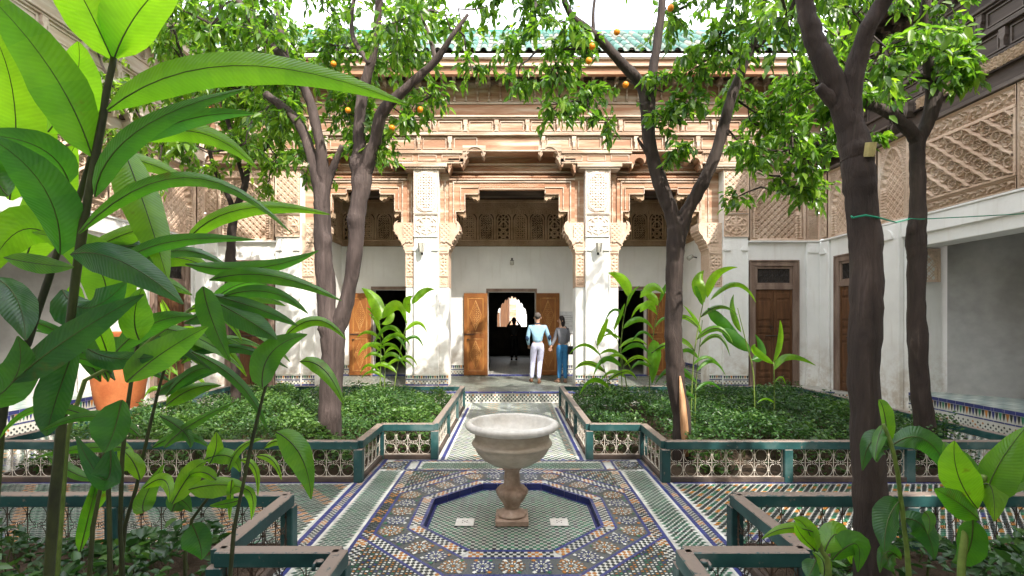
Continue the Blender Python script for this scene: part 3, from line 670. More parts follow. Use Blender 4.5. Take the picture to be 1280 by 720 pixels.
# ---- stepped wooden frame (lambrequin) of each bay
def lamb(c, hw, steps):
    d0, d1 = -.34, -.22; zt = 5.24; zb = 4.14
    h1, h2, h3 = steps
    one('lambrequin', M['woodorange'], pal, lambda m: (m.box(c - hw, c + hw, d0, d1, 4.98, zt), m.box(c - hw, c - h1, d0, d1, 4.86, 4.98), m.box(c + h1, c + hw, d0, d1, 4.86, 4.98),
        m.box(c - hw, c - h2, d0, d1, 4.44, 4.86), m.box(c + h2, c + hw, d0, d1, 4.44, 4.86), m.box(c - hw, c - h3, d0, d1, zb, 4.44), m.box(c + h3, c + hw, d0, d1, zb, 4.44)), back)
    # stepped trim lines
    for off, th_, pr in ((.03, .022, .018), (.33, .03, .03)):
        def tr(m):
            Hh = min(hw - .03, 99)
            if off < .1:
                pts = [(h3, zb), (h3, 4.44), (h2, 4.44), (h2, 4.86), (h1, 4.86), (h1, 4.98)]
                for s in (-1, 1):
                    for (xa, za), (xb, zb_) in zip(pts[:-1], pts[1:]):
                        if xa == xb: m.box(*sorted((c + s * xa, c + s * (xa + th_))), d1 + .001, d1 + pr, za, zb_)
                        else: m.box(*sorted((c + s * xb, c + s * (xa + th_))), d1 + .001, d1 + pr, za, za + th_)
                m.box(c - h1 - th_, c + h1 + th_, d1 + .001, d1 + pr, 4.98, 4.98 + th_)
            else:
                xo = hw - .12
                for s in (-1, 1): m.box(*sorted((c + s * xo, c + s * (xo + th_))), d1 + .001, d1 + pr, zb, 5.15)
                m.box(c - xo - th_, c + xo + th_, d1 + .001, d1 + pr, 5.15, 5.18)
        one('frame_trim', M['woodtrim'], pal, tr, back)
    for s in (-1, 1):                                        # upper square panel next to the opening
        a, b = sorted((c + s * h1, c + s * (h2 + .12)))
        one('frame_trim', M['woodtrim'], pal, lambda m: (m.box(a, b, d1 + .001, d1 + .022, 5.02, 5.04), m.box(*(sorted((c + s * (h2 + .10), c + s * (h2 + .12)))), d1 + .001, d1 + .022, 4.5, 5.02)), back)
    relief('carved_board', pal, M['woodorange'], back, c - h1 + .0, c + h1, 5.03, 5.13, d1 + .002, .012, lambda u, v, W, H: arab(u, v, .09), .014)
    # jagged cresting brackets on the steps
    for s in (-1, 1):
        for x0_, z0_, ww in ((h1, 4.86, h2 - h1), (h2, 4.44, h3 - h2 + .03)):
            def cr(m):
                n = 7; pts = [(c + s * (x0_ + ww), z0_ + .0)]
                for i in range(n + 1):
                    t = i / n; pts.append((c + s * (x0_ + ww * (1 - t)), z0_ - .03 - .12 * (1 - math.cos(t * math.pi)) * .5 + (.035 if i % 2 else 0)))
                pts.append((c + s * x0_, z0_)); m.prism(pts, d0 - .12, d1 - .03)
            one('cresting', M['screenwood'], pal, cr, back)
    B('moulding', M['woodtrim'], pal, back, (c - hw, c + hw, d1 + .002, d1 + .05, 5.20, 5.24), .005)
    B('recess_strip', M['darkwood'], pal, back, (c - h1, c + h1, -.60, -.55, 4.9, 5.25))
for s in (-1, 1):
    for a, b in ((1.531, 1.758), (2.352, 2.559), (4.701, 5.058)): B('side_board', M['wood'], pal, back, (*sorted((s * a, s * b)), -.40, -.26, 4.142, 5.40)); B('moulding', M['woodtrim'], pal, back, (*sorted((s * (a + .09), s * (a + .115))), -.2595, -.235, 4.15, 5.2))
lamb(0, 1.53, (.80, 1.14, 1.36)); lamb(3.63, 1.07, (.40, .76, .93)); lamb(-3.63, 1.07, (.40, .76, .93))
# ---- pillars
def cart(u, v, W, H):       # tall lobed cartouche with lattice inside
    x = (u - W / 2) / (W * .42); y = (v - H / 2) / (H * .47); q = np.abs(x) ** 2.2 + np.abs(y) ** 3.2 + .10 * np.cos(9 * np.arctan2(y, x * 1.0))
    inside = q < .62; rim = (q > .62) & (q < .98)
    h = np.where(inside, girih(u - W / 2, v - H / 2, .13, .16), np.where(rim, .95, .35 * arab(u, v, .07)))
    rim2 = (np.abs(q - 1.12) < .06); return np.where(rim2, .8, h)
def rosq(u, v, W, H):
    x, y = u - W / 2, v - H / 2; r = np.hypot(x, y) / (W * .42); a = np.arctan2(y, x)
    rl = r * (1 + .07 * np.cos(8 * a)); h = np.where(rl < .95, np.maximum(sm(1.3 - np.abs(np.sin(a * 4) * r * 2.2)), sm(1.4 - np.abs(np.mod(r * 3.2, 1) - .5) * 5) * .8), .3 * arab(u, v, .07))
    return np.where(np.abs(rl - 1.0) < .06, .9, h)
FR = lambda fn, b=.03: framed(fn, b)
def corbel(th, f, xe, s, mat, zt=4.14, ext=.27):
    """stucco bracket growing from pilaster edge xe towards s"""
    outer = [(0, 3.40), (.03, 3.52), (.075, 3.60), (.10, 3.68), (.155, 3.74), (.18, 3.82), (.235, 3.87), (ext, 3.95), (ext + .01, 4.06), (ext - .02, zt)]
    def fn(m):
        m.prism([(xe - s * .22, 3.40), (xe, 3.40)] + [(xe + s * a, z) for a, z in outer[1:]] + [(xe - s * .22, zt)], -.56, -.04)
        m.prism([(xe + s * (a), z) for a, z in outer[2:]] + [(xe + s * (a - .07), z + .05) for a, z in reversed(outer[2:])], -.04, -.01)
        for a, z in outer[1:8]: m.tube([(xe + s * (a + .012), -.50, z), (xe + s * (a + .012), -.05, z)], .022, 6)
        for q in range(5):                                     # pierced lattice relief
            m.box(*sorted((xe - s * .19, xe - s * .02)), -.041, -.028, 3.46 + q * .125, 3.475 + q * .125)
    one('corbel', mat, th, fn, f)
    a, b = sorted((xe - s * .19, xe + s * .05)); relief('carved_panel', th, mat, f, a, b, 3.62 if False else 3.66, 4.1, -.034, .022, lambda u, v, W, H: diaper(u, v, .075, .16), .012)
for s in (-1, 1):
    for (c, a, b, sides) in ((2.055, 1.76, 2.35, ((1.76, 1.53, 1), (2.35, 2.56, -1))), (5.36, 5.06, 5.66, ((5.06, 4.75, 1),))):
        u0, u1 = sorted((s * a, s * b))
        B('pillar', M['plaster'], pal, back, (u0, u1, -.62, 0, GZ, 5.40), .012)
        dado(pal, back, u0, u1, GZ, .50, .004)
        ch = .11
        relief('carved_panel', pal, M['carvedpale'] if a < 3 else M['carved'], back, u0 + .0, u1 - .0, 3.79, 4.33, .004, .03, FR(rosq, .022), .012)
        relief('carved_panel', pal, M['carvedpale'] if a < 3 else M['carved'], back, u0, u1, 4.345, 5.395, .004, .03, FR(cart if a < 3 else (lambda u, v, W, H: diaper(u, v, .12, .13)), .022), .012)
        for (xa, xb, sg) in sides:
            p0, p1 = sorted((s * xa, s * xb)); B('pilaster', M['plaster'], pal, back, (p0, p1, -.60, -.07, GZ, 2.59), .01)
            B('pilaster', M['carved'], pal, back, (p0, p1, -.60, -.075, 2.591, 4.14))
            dado(pal, back, p0, p1, GZ, .50, -.066)
            relief('carved_panel', pal, M['carved'], back, p0, p1, 2.60, 2.84, -.074, .022, FR(rosq, .02), .012)
            relief('carved_panel', pal, M['carved'], back, p0, p1, 2.855, 3.40, -.074, .022, FR(lambda u, v, W, H: girih(u, v, .16, .14), .015), .012)
            corbel(pal, back, s * xb, s * (-1 if xb < xa else 1), M['carved'])
        # shell niches near the top of the shaft
        for q in (-1, 1):
            x = (u0 + u1) / 2 + q * .22
            one('shell_niche', M['plaster'], pal, lambda m: m.prism([(x + .085 * math.cos(math.pi * i / 8), 3.47 + .10 * math.sin(math.pi * i / 8)) for i in range(9)], .001, .035), back, bevel=.01)
        for q in (-1, 1): B('arris', M['plaster'], pal, back, ((u0 if q < 0 else u1 - .035), (u0 + .035 if q < 0 else u1), .001, .02, .5, 3.43), .008)
# ---- alcoves: back wall with door openings, side walls, ceiling, screen
def wall_with_holes(name, mat, th, f, u0, u1, z0, z1, d0, d1, holes):
    m = MB(f); x = u0
    for a, b, zt in sorted(holes): m.box(x, a, d0, d1, z0, z1); m.box(a, b, d0, d1, zt, z1); x = b
    m.box(x, u1, d0, d1, z0, z1); return m.build(name, mat, th)
holes = [(-.68, .66, 2.60), (-3.95, -3.0, 2.66), (2.95, 3.82, 2.66)]
wall_with_holes('alcove_wall', M['plaster'], pal, back, -4.84, 4.84, GZ, 3.89, -2.5, -2.2, holes)
B('alcove_wall', M['plaster'], pal, back, (-5.2, -4.84, -2.5, -.6, GZ, 5.3)); B('alcove_wall', M['plaster'], pal, back, (4.84, 5.2, -2.5, -.6, GZ, 5.3))
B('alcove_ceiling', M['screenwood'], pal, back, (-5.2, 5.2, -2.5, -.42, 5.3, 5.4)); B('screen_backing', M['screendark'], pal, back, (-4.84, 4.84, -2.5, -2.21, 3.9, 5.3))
def screenfn(kind):
    def fn(u, v, W, H):
        x = np.abs(u - W / 2) / (W * .36); y = (v - .16) / (H * .60 - .02)
        aH = .55; top = .16 + .50; rr = W * .33
        cyl = top - rr; inside = ((np.abs(u - W / 2) < rr) & (v > .22) & (v < cyl + .25)) | (np.hypot(u - W / 2, v - (cyl + .25)) < rr)
        rr2 = rr + .03; ins2 = ((np.abs(u - W / 2) < rr2) & (v > .20) & (v < cyl + .25)) | (np.hypot(u - W / 2, v - (cyl + .25)) < rr2)
        rr3 = rr2 + .030; ins3 = ((np.abs(u - W / 2) < rr3) & (v > .19) & (v < cyl + .25)) | (np.hypot(u - W / 2, v - (cyl + .25)) < rr3)
        if kind == 0: pat = girih(u - W / 2, v - .25, .12, .15)
        elif kind == 1:
            d1_ = np.abs(np.hypot(u - W / 2, v - .36) - .10); d2_ = np.abs(np.hypot(u - W / 2, v - .60) - .10); pat = np.maximum(sm(1.6 - np.minimum(d1_, d2_) / .012), .7 * girih(u - W / 2, v - .36, .2, .07))
        else: pat = arab(u - W / 2, v, .13)
        h = np.where(inside, pat * .8, np.where(ins2, .95, np.where(ins3, .05, .55 + .45 * girih(u, v, .07, .2))))
        h = np.where((u < .025) | (u > W - .025), 1.0, h)
        h = np.where(v < .17, .5 + .5 * arab(u, v, .06), h); h = np.where((np.abs(v - .18) < .012) | (v < .015), 1.1, h)
        h = np.where((v > .92) & (v < 1.0), .55 + .4 * (np.mod(u, .05) < .025), h); h = np.where(v > 1.0, .7 + .3 * arab(u, v, .05), h)
        return h
    return fn
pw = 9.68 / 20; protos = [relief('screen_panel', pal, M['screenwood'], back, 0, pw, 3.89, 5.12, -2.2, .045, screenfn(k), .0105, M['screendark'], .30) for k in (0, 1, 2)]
for i in range(20):
    k = (0, 1, 2, 0, 1, 2)[(i + 2) % 6 if False else (i * 2 + 1) % 3]; used = protos[k].get('n', 0); o = protos[k]
    if used: o = protos[k].copy(); COL.objects.link(o)
    protos[k]['n'] = 1; o.location = protos[k].location.copy() if used else o.location
    if not used: protos[k]['bx'] = list(o.location)
    o.location = Vector(protos[k]['bx']) + Vector((-4.84 + i * pw, 0, 0))
for s in (-1, 1):
    fs = FB(s * 4.84, 14.0, 0, -1, -s, 0)
    for i in range(3):
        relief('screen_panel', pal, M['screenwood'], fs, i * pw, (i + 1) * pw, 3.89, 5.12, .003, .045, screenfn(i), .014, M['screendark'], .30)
    B('moulding', M['screenwood'], pal, fs, (0, 1.5, .003, .09, 5.12, 5.2))
for o in bpy.data.objects:
    for k in ('n', 'bx'):
        if k in o: del o[k]
one('screen_boss', M['screenwood'], pal, lambda m: (m.tube([(.12 * math.cos(t * .524), -2.14, 5.02 + .085 * math.sin(t * .524)) for t in range(13)], .013, 5), m.tube([(.12 * math.cos(t * .524), -2.14, 3.98 + .085 * math.sin(t * .524)) for t in range(13)], .013, 5)), back)
B('moulding', M['screenwood'], pal, back, (-4.84, 4.84, -2.2, -2.12, 5.12, 5.2), .005); B('ceiling_beam', M['darkwood'], pal, back, (-4.84, 4.84, -1.9, -1.7, 5.18, 5.3))
edges = [(-4.84, -3.97), (-3.0, -1.3), (1.3, 2.95), (4.4, 4.84)]
dado(pal, back, -4.84, -4.62, GZ, .55, -2.195); dado(pal, back, -2.98, -1.36, GZ, .55, -2.195); dado(pal, back, 1.34, 2.93, GZ, .55, -2.195); dado(pal, back, 4.4, 4.84, GZ, .55, -2.195)
for s in (-1, 1): dado(pal, FB(s * 4.84, 14.0, 0, -1, -s, 0), 0, 1.6, GZ, .62, .004)
for a, b, zt in holes:                                      # plain wooden frames, blue sill
    one('door_frame', M['framewood'], pal, lambda m: (m.box(a - .05, b + .05, -2.21, -2.17, zt, zt + .09), m.box(a - .05, a, -2.21, -2.175, GZ, zt), m.box(b, b + .05, -2.21, -2.175, GZ, zt)), back, bevel=.005)
    n = round((b - a) / .19)
    for i in range(n): one('sill_tile', M['zellij'], pal, lambda m: (m.box(a + i * (b - a) / n + .003, a + (i + 1) * (b - a) / n - .003, -2.3, -2.12, GZ + .01, GZ + .035), m.C.extend([jit(BLUE)] * 6)), back)
def leaffn(u, v, W, H):
    h = np.zeros_like(u)
    for z0_, z1_ in ((.10, H * .45), (H * .51, H - .12)):
        x0_, x1_ = .09, W - .09; ins = (u > x0_) & (u < x1_) & (v > z0_) & (v < z1_)
        e = np.minimum(np.minimum(u - x0_, x1_ - u), np.minimum(v - z0_, z1_ - v))
        cx, cy = W / 2, (z0_ + z1_) / 2; q = np.abs(u - cx) / (W * .27) + np.abs(v - cy) / ((z1_ - z0_) * .42)
        pat = .35 * sm(1 - np.abs(q - 1) / .09) + .3 * arab(u - cx, v, .11) * (q < 1) + .18 * arab(u, v, .08)
        h = np.where(ins, np.where(e < .02, -.9 + e * 20, np.where(e < .035, .45, -.2 + pat)), h)
    return h
def leaf_door(u0, u1, hinge, label=None, zt=2.56):
    m = MB(back); m.box(u0, u1, -2.165, -2.115, GZ + .03, zt); o = m.build('door_leaf', M['doorwood'], pal, bevel=.006)
    r = relief('leaf_panel', o, M['doorwood'], back, u0 + .01, u1 - .01, GZ + .04, zt - .01, -2.108, .014, leaffn, .0075, M['doorpaint'], .08)
    x = u1 - .05 if hinge < 0 else u0 + .05
    one('bolt', M['iron'], o, lambda m: (m.box(u0 + .02, u0 + (u1 - u0) * .45, -2.10, -2.085, 1.39, 1.41), m.lathe([(0, 0), (.035, 0), (.035, .02), (0, .02)], (u0 + .12, -2.10, 1.24), 8)), back)
    return o
leaf_door(-1.36, -.70, 1); leaf_door(.69, 1.34, -1); leaf_door(-4.60, -3.99, 1); leaf_door(3.85, 4.37, -1)
# ---- white end bays with blind arches, closed doors
def archfn(u, v, W, H):
    w2 = W * .43; cx = W / 2; sp = H * .42; x = (u - cx) / w2; y = np.maximum(v - sp, 0) / (H * .52)
    q = np.abs(x) ** 1.9 + y ** 1.55; q = np.where(v < sp, np.abs(x) ** 1.9, q)
    ang = np.arctan2(y, x + 1e-6); steps = .5 + .5 * np.cos(ang * 26)
    inside = q < .68; rim = (q >= .68) & (q < .90)
    fine = .75 * diaper(u - cx, v, .115, .13) - .95
    h = np.where(inside, fine, np.where(rim, np.where(v > sp, -.35 + 1.2 * steps * (q - .60) / .3, .25 + .4 * (np.mod(v, .06) < .03)), .1 + .55 * arab(u, v, .10)))
    h = np.where(np.abs(q - .95) < .035, .95, h); h = np.where(np.abs(q - 1.03) < .02, .1, h)
    return h
def panelled_door(th, f, u0, u1, z0, z1, d):
    fw = .11; tr = z1 - .62
    one('door_frame', M['framewood'], th, lambda m: (m.box(u0, u0 + fw, d, d + .07, z0, z1 - fw), m.box(u1 - fw, u1, d, d + .07, z0, z1 - fw), m.box(u0, u1, d, d + .07, z1 - fw, z1), m.box(u0 + fw, u1 - fw, d, d + .06, tr - .05, tr + .06),
        m.box(u0 - .03, u0, d, d + .095, z0, z1), m.box(u1, u1 + .03, d, d + .095, z0, z1), m.box(u0 - .03, u1 + .03, d, d + .095, z1 + .001, z1 + .035)), f, bevel=.006)
    a, b = u0 + fw, u1 - fw
    one('door_frame', M['framewood'], th, lambda m: (m.box(a, a + .06, d, d + .04, tr + .061, z1 - fw), m.box(b - .06, b, d, d + .04, tr + .061, z1 - fw), m.box(a + .06, b - .06, d, d + .04, tr + .061, tr + .11), m.box(a + .06, b - .06, d, d + .04, z1 - fw - .06, z1 - fw)), f, bevel=.004)
    B('transom_opening', M['black'], th, f, (a + .06, b - .06, d + .002, d + .006, tr + .11, z1 - fw - .06))
    def gr(m):
        x0_, x1_, za, zb = a + .07, b - .07, tr + .115, z1 - fw - .065; n = 6; w_ = (x1_ - x0_) / n; hh = (zb - za) / 2
        for i in range(n):
            c = x0_ + (i + .5) * w_
            for zz in (za + hh * .55, za + hh * 1.45): m.tube([(c + w_ * .38 * math.cos(t * .628), d + .02, zz + hh * .42 * math.sin(t * .628)) for t in range(11)], .006, 4, False)
            m.tube([(c, d + .02, za), (c, d + .02, zb)], .005, 4)
        for q in (za + .004, za + hh, zb - .004): m.tube([(x0_, d + .022, q), (x1_, d + .022, q)], .005, 4)
    one('grille', M['iron'], th, gr, f)
    for k in range(2):
        x0_, x1_ = (a, (a + b) / 2 - .004) if k == 0 else ((a + b) / 2 + .004, b)
        lf = B('door_leaf', M['doorbrown'], th, f, (x0_, x1_, d, d + .025, z0 + .02, tr - .05)); H = tr - .05 - z0 - .02
        rows = ((.02, .06), (.08, .05), (.14, .27), (.45, .05), (.52, .05), (.62, .05) , (.69, .19), (.92, .05))
        for r0, rh in ((.03, .045), (.09, .045), (.16, .30), (.48, .05), (.545, .05), (.615, .05), (.685, .20), (.905, .06)):
            z_a = z0 + .02 + H * r0; z_b = z_a + H * rh
            one('door_panel', M['doorbrown'], lf, lambda m: (m.box(x0_ + .07, x1_ - .07, d + .026, d + .038, z_a, z_b), m.box(x0_ + .09, x1_ - .09, d + .038, d + .046, z_a + .015, z_b - .015)), f, bevel=.004)
        one('door_rail', M['doorbrown'], lf, lambda m: (m.box(x0_ + .005, x0_ + .045, d + .0255, d + .036, z0 + .03, tr - .06), m.box(x1_ - .045, x1_ - .005, d + .0255, d + .036, z0 + .03, tr - .06)), f, bevel=.003)
    one('bolt', M['iron'], th, lambda m: (m.tube([((a + b) / 2 - .2, d + .055, 1.42), ((a + b) / 2 + .2, d + .055, 1.42)], .012, 6), m.tube([((a + b) / 2 - .06 + .035 * math.cos(t * .628), d + .05, 1.62 + .035 * math.sin(t * .628)) for t in range(11)], .007, 5)), f)
strip3 = FR(lambda u, v, W, H: diaper(u, v, .1, .15), .02)
for s in (-1, 1):
    u0, u1 = sorted((s * 5.66, s * 7.4)); B('white_wall', M['plaster'], pal, back, (u0, u1, -.7, -.06, GZ, 3.68)); B('white_wall', M['carved'], pal, back, (u0, u1, -.7, -.12, 3.68, 5.53))
    a, b = sorted((s * 5.70, s * 7.03)); relief('carved_panel', pal, M['carved'], back, a, b, 3.70, 5.22, -.05, .07, FR(archfn, .03), .0125)
    relief('carved_band', pal, M['carved'], back, *sorted((s * 5.66, s * 7.4)), 5.235, 5.40, -.05, .025, FR(lambda u, v, W, H: arab(u, v, .1), .015), .014)
    a, b = sorted((s * 7.06, s * 7.39)); relief('carved_panel', pal, M['carved'], back, a, b, 3.70, 4.35, -.03, .03, FR(lambda u, v, W, H: arab(u, v, .1)), .0125); relief('carved_panel', pal, M['carved'], back, a, b, 4.37, 5.22, -.03, .03, strip3, .0125)
    B('pilaster', M['plaster'], pal, back, (*sorted((s * 7.06, s * 7.40)), -.06, .0, GZ, 3.66), .012)
    B('moulding', M['plaster'], pal, back, (*sorted((s * 5.66, s * 7.4)), -.06, -.02 if False else .02, 3.665, 3.70), .005)
    one('shell_niche', M['plaster'], pal, lambda m: m.prism([(s * 7.2 + .10 * math.cos(math.pi * i / 8), 3.42 + .12 * math.sin(math.pi * i / 8)) for i in range(9)], .001, .03), back, bevel=.01)
    panelled_door(pal, back, *sorted((s * 5.72, s * 6.84)), GZ, 3.20, -.06)
# inside the dark hall, with a lobed arch on the bright court beyond
hall = thing('dark_hall', 'unlit hall behind the open doors with a lobed arch at its far end', 'building', (0, 18, 0))
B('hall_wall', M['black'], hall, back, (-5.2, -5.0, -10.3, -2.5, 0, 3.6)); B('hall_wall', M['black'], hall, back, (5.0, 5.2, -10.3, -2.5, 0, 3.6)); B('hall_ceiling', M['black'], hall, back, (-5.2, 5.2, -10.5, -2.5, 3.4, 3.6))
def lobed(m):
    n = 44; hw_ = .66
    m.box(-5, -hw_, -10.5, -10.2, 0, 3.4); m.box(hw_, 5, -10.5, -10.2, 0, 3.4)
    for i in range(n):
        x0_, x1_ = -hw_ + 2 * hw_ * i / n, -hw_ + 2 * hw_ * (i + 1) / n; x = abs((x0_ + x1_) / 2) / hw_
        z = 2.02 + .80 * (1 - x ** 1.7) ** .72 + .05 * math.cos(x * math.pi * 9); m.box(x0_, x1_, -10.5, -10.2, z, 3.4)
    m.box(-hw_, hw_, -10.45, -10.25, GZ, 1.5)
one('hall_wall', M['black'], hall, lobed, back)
setkind(B('court_pavement', M['grout'], None, back, (-12, 12, -24, -12.2, -.1, GZ - .01)), 'structure')
far_c = thing('far_court_wall', 'bright white wall with brown doors seen through the lobed arch', 'wall', (0, 32, 0))
B('white_wall', M['plaster'], far_c, back, (-9, 9, -20.8, -20.2, 0, 7)); B('door_leaf', M['doorbrown'], far_c, back, (-.75, -.2, -20.2, -20.12, GZ, 5)); B('door_leaf', M['wood'], far_c, back, (-.15, .28, -20.2, -20.05, GZ, 6)); B('door_leaf', M['doorbrown'], far_c, back, (-1.15, -.8, -20.2, -20.12, GZ, 2.3))

# ---- the two long side wings
def wing(label, f, fx, mats, ang, sx):
    th = thing('side_wing', label, 'building', (sx * 7.4, 4.1, 0)); Y0 = 11.8
    wd, tr, orr = mats; L = 15.4
    Bf = lambda name, mat, a, bev=0: B(name, mat, th, f, a, bev)
    upper_wood(th, f, .02, L, (wd, tr, orr), 5.82, ang=ang, tiles=False)
    Bf('white_wall', M['plaster'], (0, 2.65, -.7, 0, 0, 3.68)); Bf('lintel', M['plaster'], (2.65, 7.5, -.45, 0, 3.14, 3.68), .01); Bf('lintel_band', M['plaster'], (2.4, 7.5, .001, .05, 3.36, 3.66), .008)
    Bf('white_wall', M['plaster'], (7.5, L, -.7, 0, 0, 3.68)); Bf('upper_wall', M['carved'], (0, L, -.7, -.06, 3.68, 5.27))
    # room behind the wide opening
    Bf('room_floor', M['grout'], (2.65, 7.5, -4.2, -.0, 0, .45)); dado(th, f, 2.62, 7.5, 0.02, .455, .012)
    T = Tiles()
    gx = [sx * (7.4 + .08 + i * .16) for i in range(10)]
    for i in range(10):
        for j in range(14): x = gx[i]; y = 9.1 - j * .16; T.t([(x - .075, y - .075), (x + .075, y - .075), (x + .075, y + .075), (x - .075, y + .075)], .456, (0.5, .55, .5) if (i + j) % 2 else (.3, .38, .36))
    setkind(T.build('floor_tile', M['zellij'], th))
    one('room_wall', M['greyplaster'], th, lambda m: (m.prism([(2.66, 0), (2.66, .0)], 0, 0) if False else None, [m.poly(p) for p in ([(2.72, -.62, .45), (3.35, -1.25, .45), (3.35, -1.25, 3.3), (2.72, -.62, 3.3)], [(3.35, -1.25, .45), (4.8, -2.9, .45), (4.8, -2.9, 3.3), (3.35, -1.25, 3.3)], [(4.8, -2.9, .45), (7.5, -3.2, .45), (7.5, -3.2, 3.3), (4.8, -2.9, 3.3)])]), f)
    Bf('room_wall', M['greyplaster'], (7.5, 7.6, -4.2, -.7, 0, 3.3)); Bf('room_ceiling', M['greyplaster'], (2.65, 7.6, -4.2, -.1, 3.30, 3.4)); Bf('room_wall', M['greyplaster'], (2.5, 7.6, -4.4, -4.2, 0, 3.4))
    fj = FB(sx * 7.4, 11.8 - 2.66, sx, 0, 0, -1); relief('carved_panel', th, M['carved'], fj, .06, .52, 2.50, 3.12, .001, .04, FR(archfn, .02), .012)
    # pilasters, column, door
    Bf('pilaster', M['plaster'], (.02, .36, .001, .06, 0, 3.64), .012); Bf('pilaster', M['plaster'], (1.92, 2.5, .001, .10, 0, 3.64), .012)
    for uu, r, dd in ((.19, .1, .06), (2.2, .17, .10)): one('shell_niche', M['plaster'], th, lambda m: m.prism([(uu + r * math.cos(math.pi * i / 8), 3.36 + r * 1.1 * math.sin(math.pi * i / 8)) for i in range(9)], dd + .001, dd + .035), f, bevel=.01)
    panelled_door(th, f, .62, 1.72, .21, 3.22, 0.001)
    Bf('door_step', M['grout'], (.5, 1.85, 0.001, .03, 0, .2))
    Bf('moulding', M['plaster'], (0, L, 0.001, .07, 3.662, 3.70), .008)
    C_ = M['carved']
    R_ = lambda a, b, z0, z1, fn, dep=.055, rs=.0105, dd=.004: relief('carved_panel', th, C_, f, a, b, z0, z1, dd, dep, fn, rs)
    R_(.03, .30, 3.71, 5.25, strip3); R_(.32, 1.50, 3.71, 5.25, FR(archfn, .03), .07, dd=-.03)
    R_(1.52, 1.86, 3.71, 4.2, FR(rosq)); R_(1.52, 1.86, 4.22, 4.5, FR(lambda u, v, W, H: script(u, v, H), .02)); R_(1.52, 1.86, 4.52, 5.25, FR(cart, .02))
    R_(1.88, 2.60, 3.71, 5.25, FR(archfn, .02), .07, dd=-.03); R_(2.62, 2.82, 3.71, 5.25, strip3)
    for q, (a, b) in enumerate(((2.86, 4.62), (4.82, 6.6), (6.8, 8.6))):
        if q: R_(a - .18, a - .02, 3.71, 5.25, strip3)
        R_(a, b, 3.71, 3.90, FR(lambda u, v, W, H: script(u, v, H), .016)); 
        R_(a, b, 4.95, 5.25, FR(lambda u, v, W, H: script(u, v, H), .02))
        def big(u, v, W, H):
            t = (u * .66 + v * .75) / .22; t2 = (u * .75 - v * .66) / .22
            w1 = t + .03 * np.sin(2 * np.pi * t2); band = sm(1.7 - np.abs(w1 - np.round(w1)) / .075)
            r_ = np.hypot((t2 - np.round(t2)), (t - np.floor(t) - .5)); band2 = sm(1.4 - np.abs(r_ - .33) / .05) * .7
            return np.maximum(np.maximum(band, band2), .60 * arab(u, v, .10))
        R_(a + .03, b - .03, 3.95, 4.90, big, .10, .0095)
        Bf('panel_frame', C_, (a, b, .001, .075, 3.905, 3.945), .006); Bf('panel_frame', C_, (a, b, .001, .075, 4.905, 4.945), .006); Bf('panel_frame', C_, (a, a + .04, .001, .07, 3.9455, 4.9045), .006); Bf('panel_frame', C_, (b - .04, b, .001, .07, 3.9455, 4.9045), .006)
    R_(8.62, L, 3.71, 5.25, FR(lambda u, v, W, H: girih(u, v, .3, .12), .04), .04, .03)
    # stepped beams below the frieze
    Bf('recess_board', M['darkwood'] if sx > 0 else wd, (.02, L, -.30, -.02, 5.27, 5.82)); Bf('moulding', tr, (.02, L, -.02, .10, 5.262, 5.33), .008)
    for a, b in ((.25, 2.35), (5.3, 7.2), (9.6, 11.4)):
        Bf('beam', wd, (a, b, -.02, .16, 5.50, 5.82)); Bf('moulding', tr, (a, b, .161, .20, 5.50, 5.54), .006); Bf('moulding', tr, (a, b, .161, .20, 5.77, 5.815), .006)
        for s_, x in ((1, b), (-1, a)):
            one('arch_bracket', tr, th, lambda m: (bracket(m, x, 5.80, .42, .42, s_, -.02, .15), archrim(m, x + s_ * .22, 5.58, .15, .16, w_=.014)), f)
    for a, b in ((2.85, 4.8), (7.7, 9.1)):
        relief('carved_band', th, M['screenwood'], f, a, b, 5.62, 5.80, .05, .03, lambda u, v, W, H: arab(u, v, .1), .014)
        Bf('beam', M['darkwood'], (a - .5, b + .5, -.02, .05, 5.60, 5.82))
    return th
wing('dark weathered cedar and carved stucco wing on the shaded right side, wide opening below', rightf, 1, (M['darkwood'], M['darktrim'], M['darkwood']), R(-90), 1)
wing('pale cedar and carved stucco wing, sunlight put into its wood colour, on the left behind the big leaves', leftf, -1, (M['sunlitwood'], M['carvedpale'], M['sunlitwood']), R(90), -1)
rw = thing('unseen_shade_wing', 'unseen white wing closing the near side, with a dark doorway, made tall to shade the courtyard', 'building', (0, -3.6, 0))  # assumed wing behind the camera, its height set to throw shade forward
B('white_wall', M['plaster'], rw, rearf, (-7.4, 7.4, -.6, 0, 0, 5.3)); B('frieze_board', M['wood'], rw, rearf, (-7.4, 7.4, -.6, .05, 5.3, 11.6)); B('cornice', M['wood'], rw, rearf, (-7.4, 7.4, .0, .6, 11.6, 11.9)); one('roof_deck', M['rooftile'], rw, lambda m: (m.poly([(-7.4, .7, 11.9), (7.4, .7, 11.9), (7.4, -1.4, 12.9), (-7.4, -1.4, 12.9)]), m.C.append((.08, .3, .24))), rearf)
B('doorway', M['black'], rw, rearf, (-.9, .9, 0.001, .02, 0, 2.8))
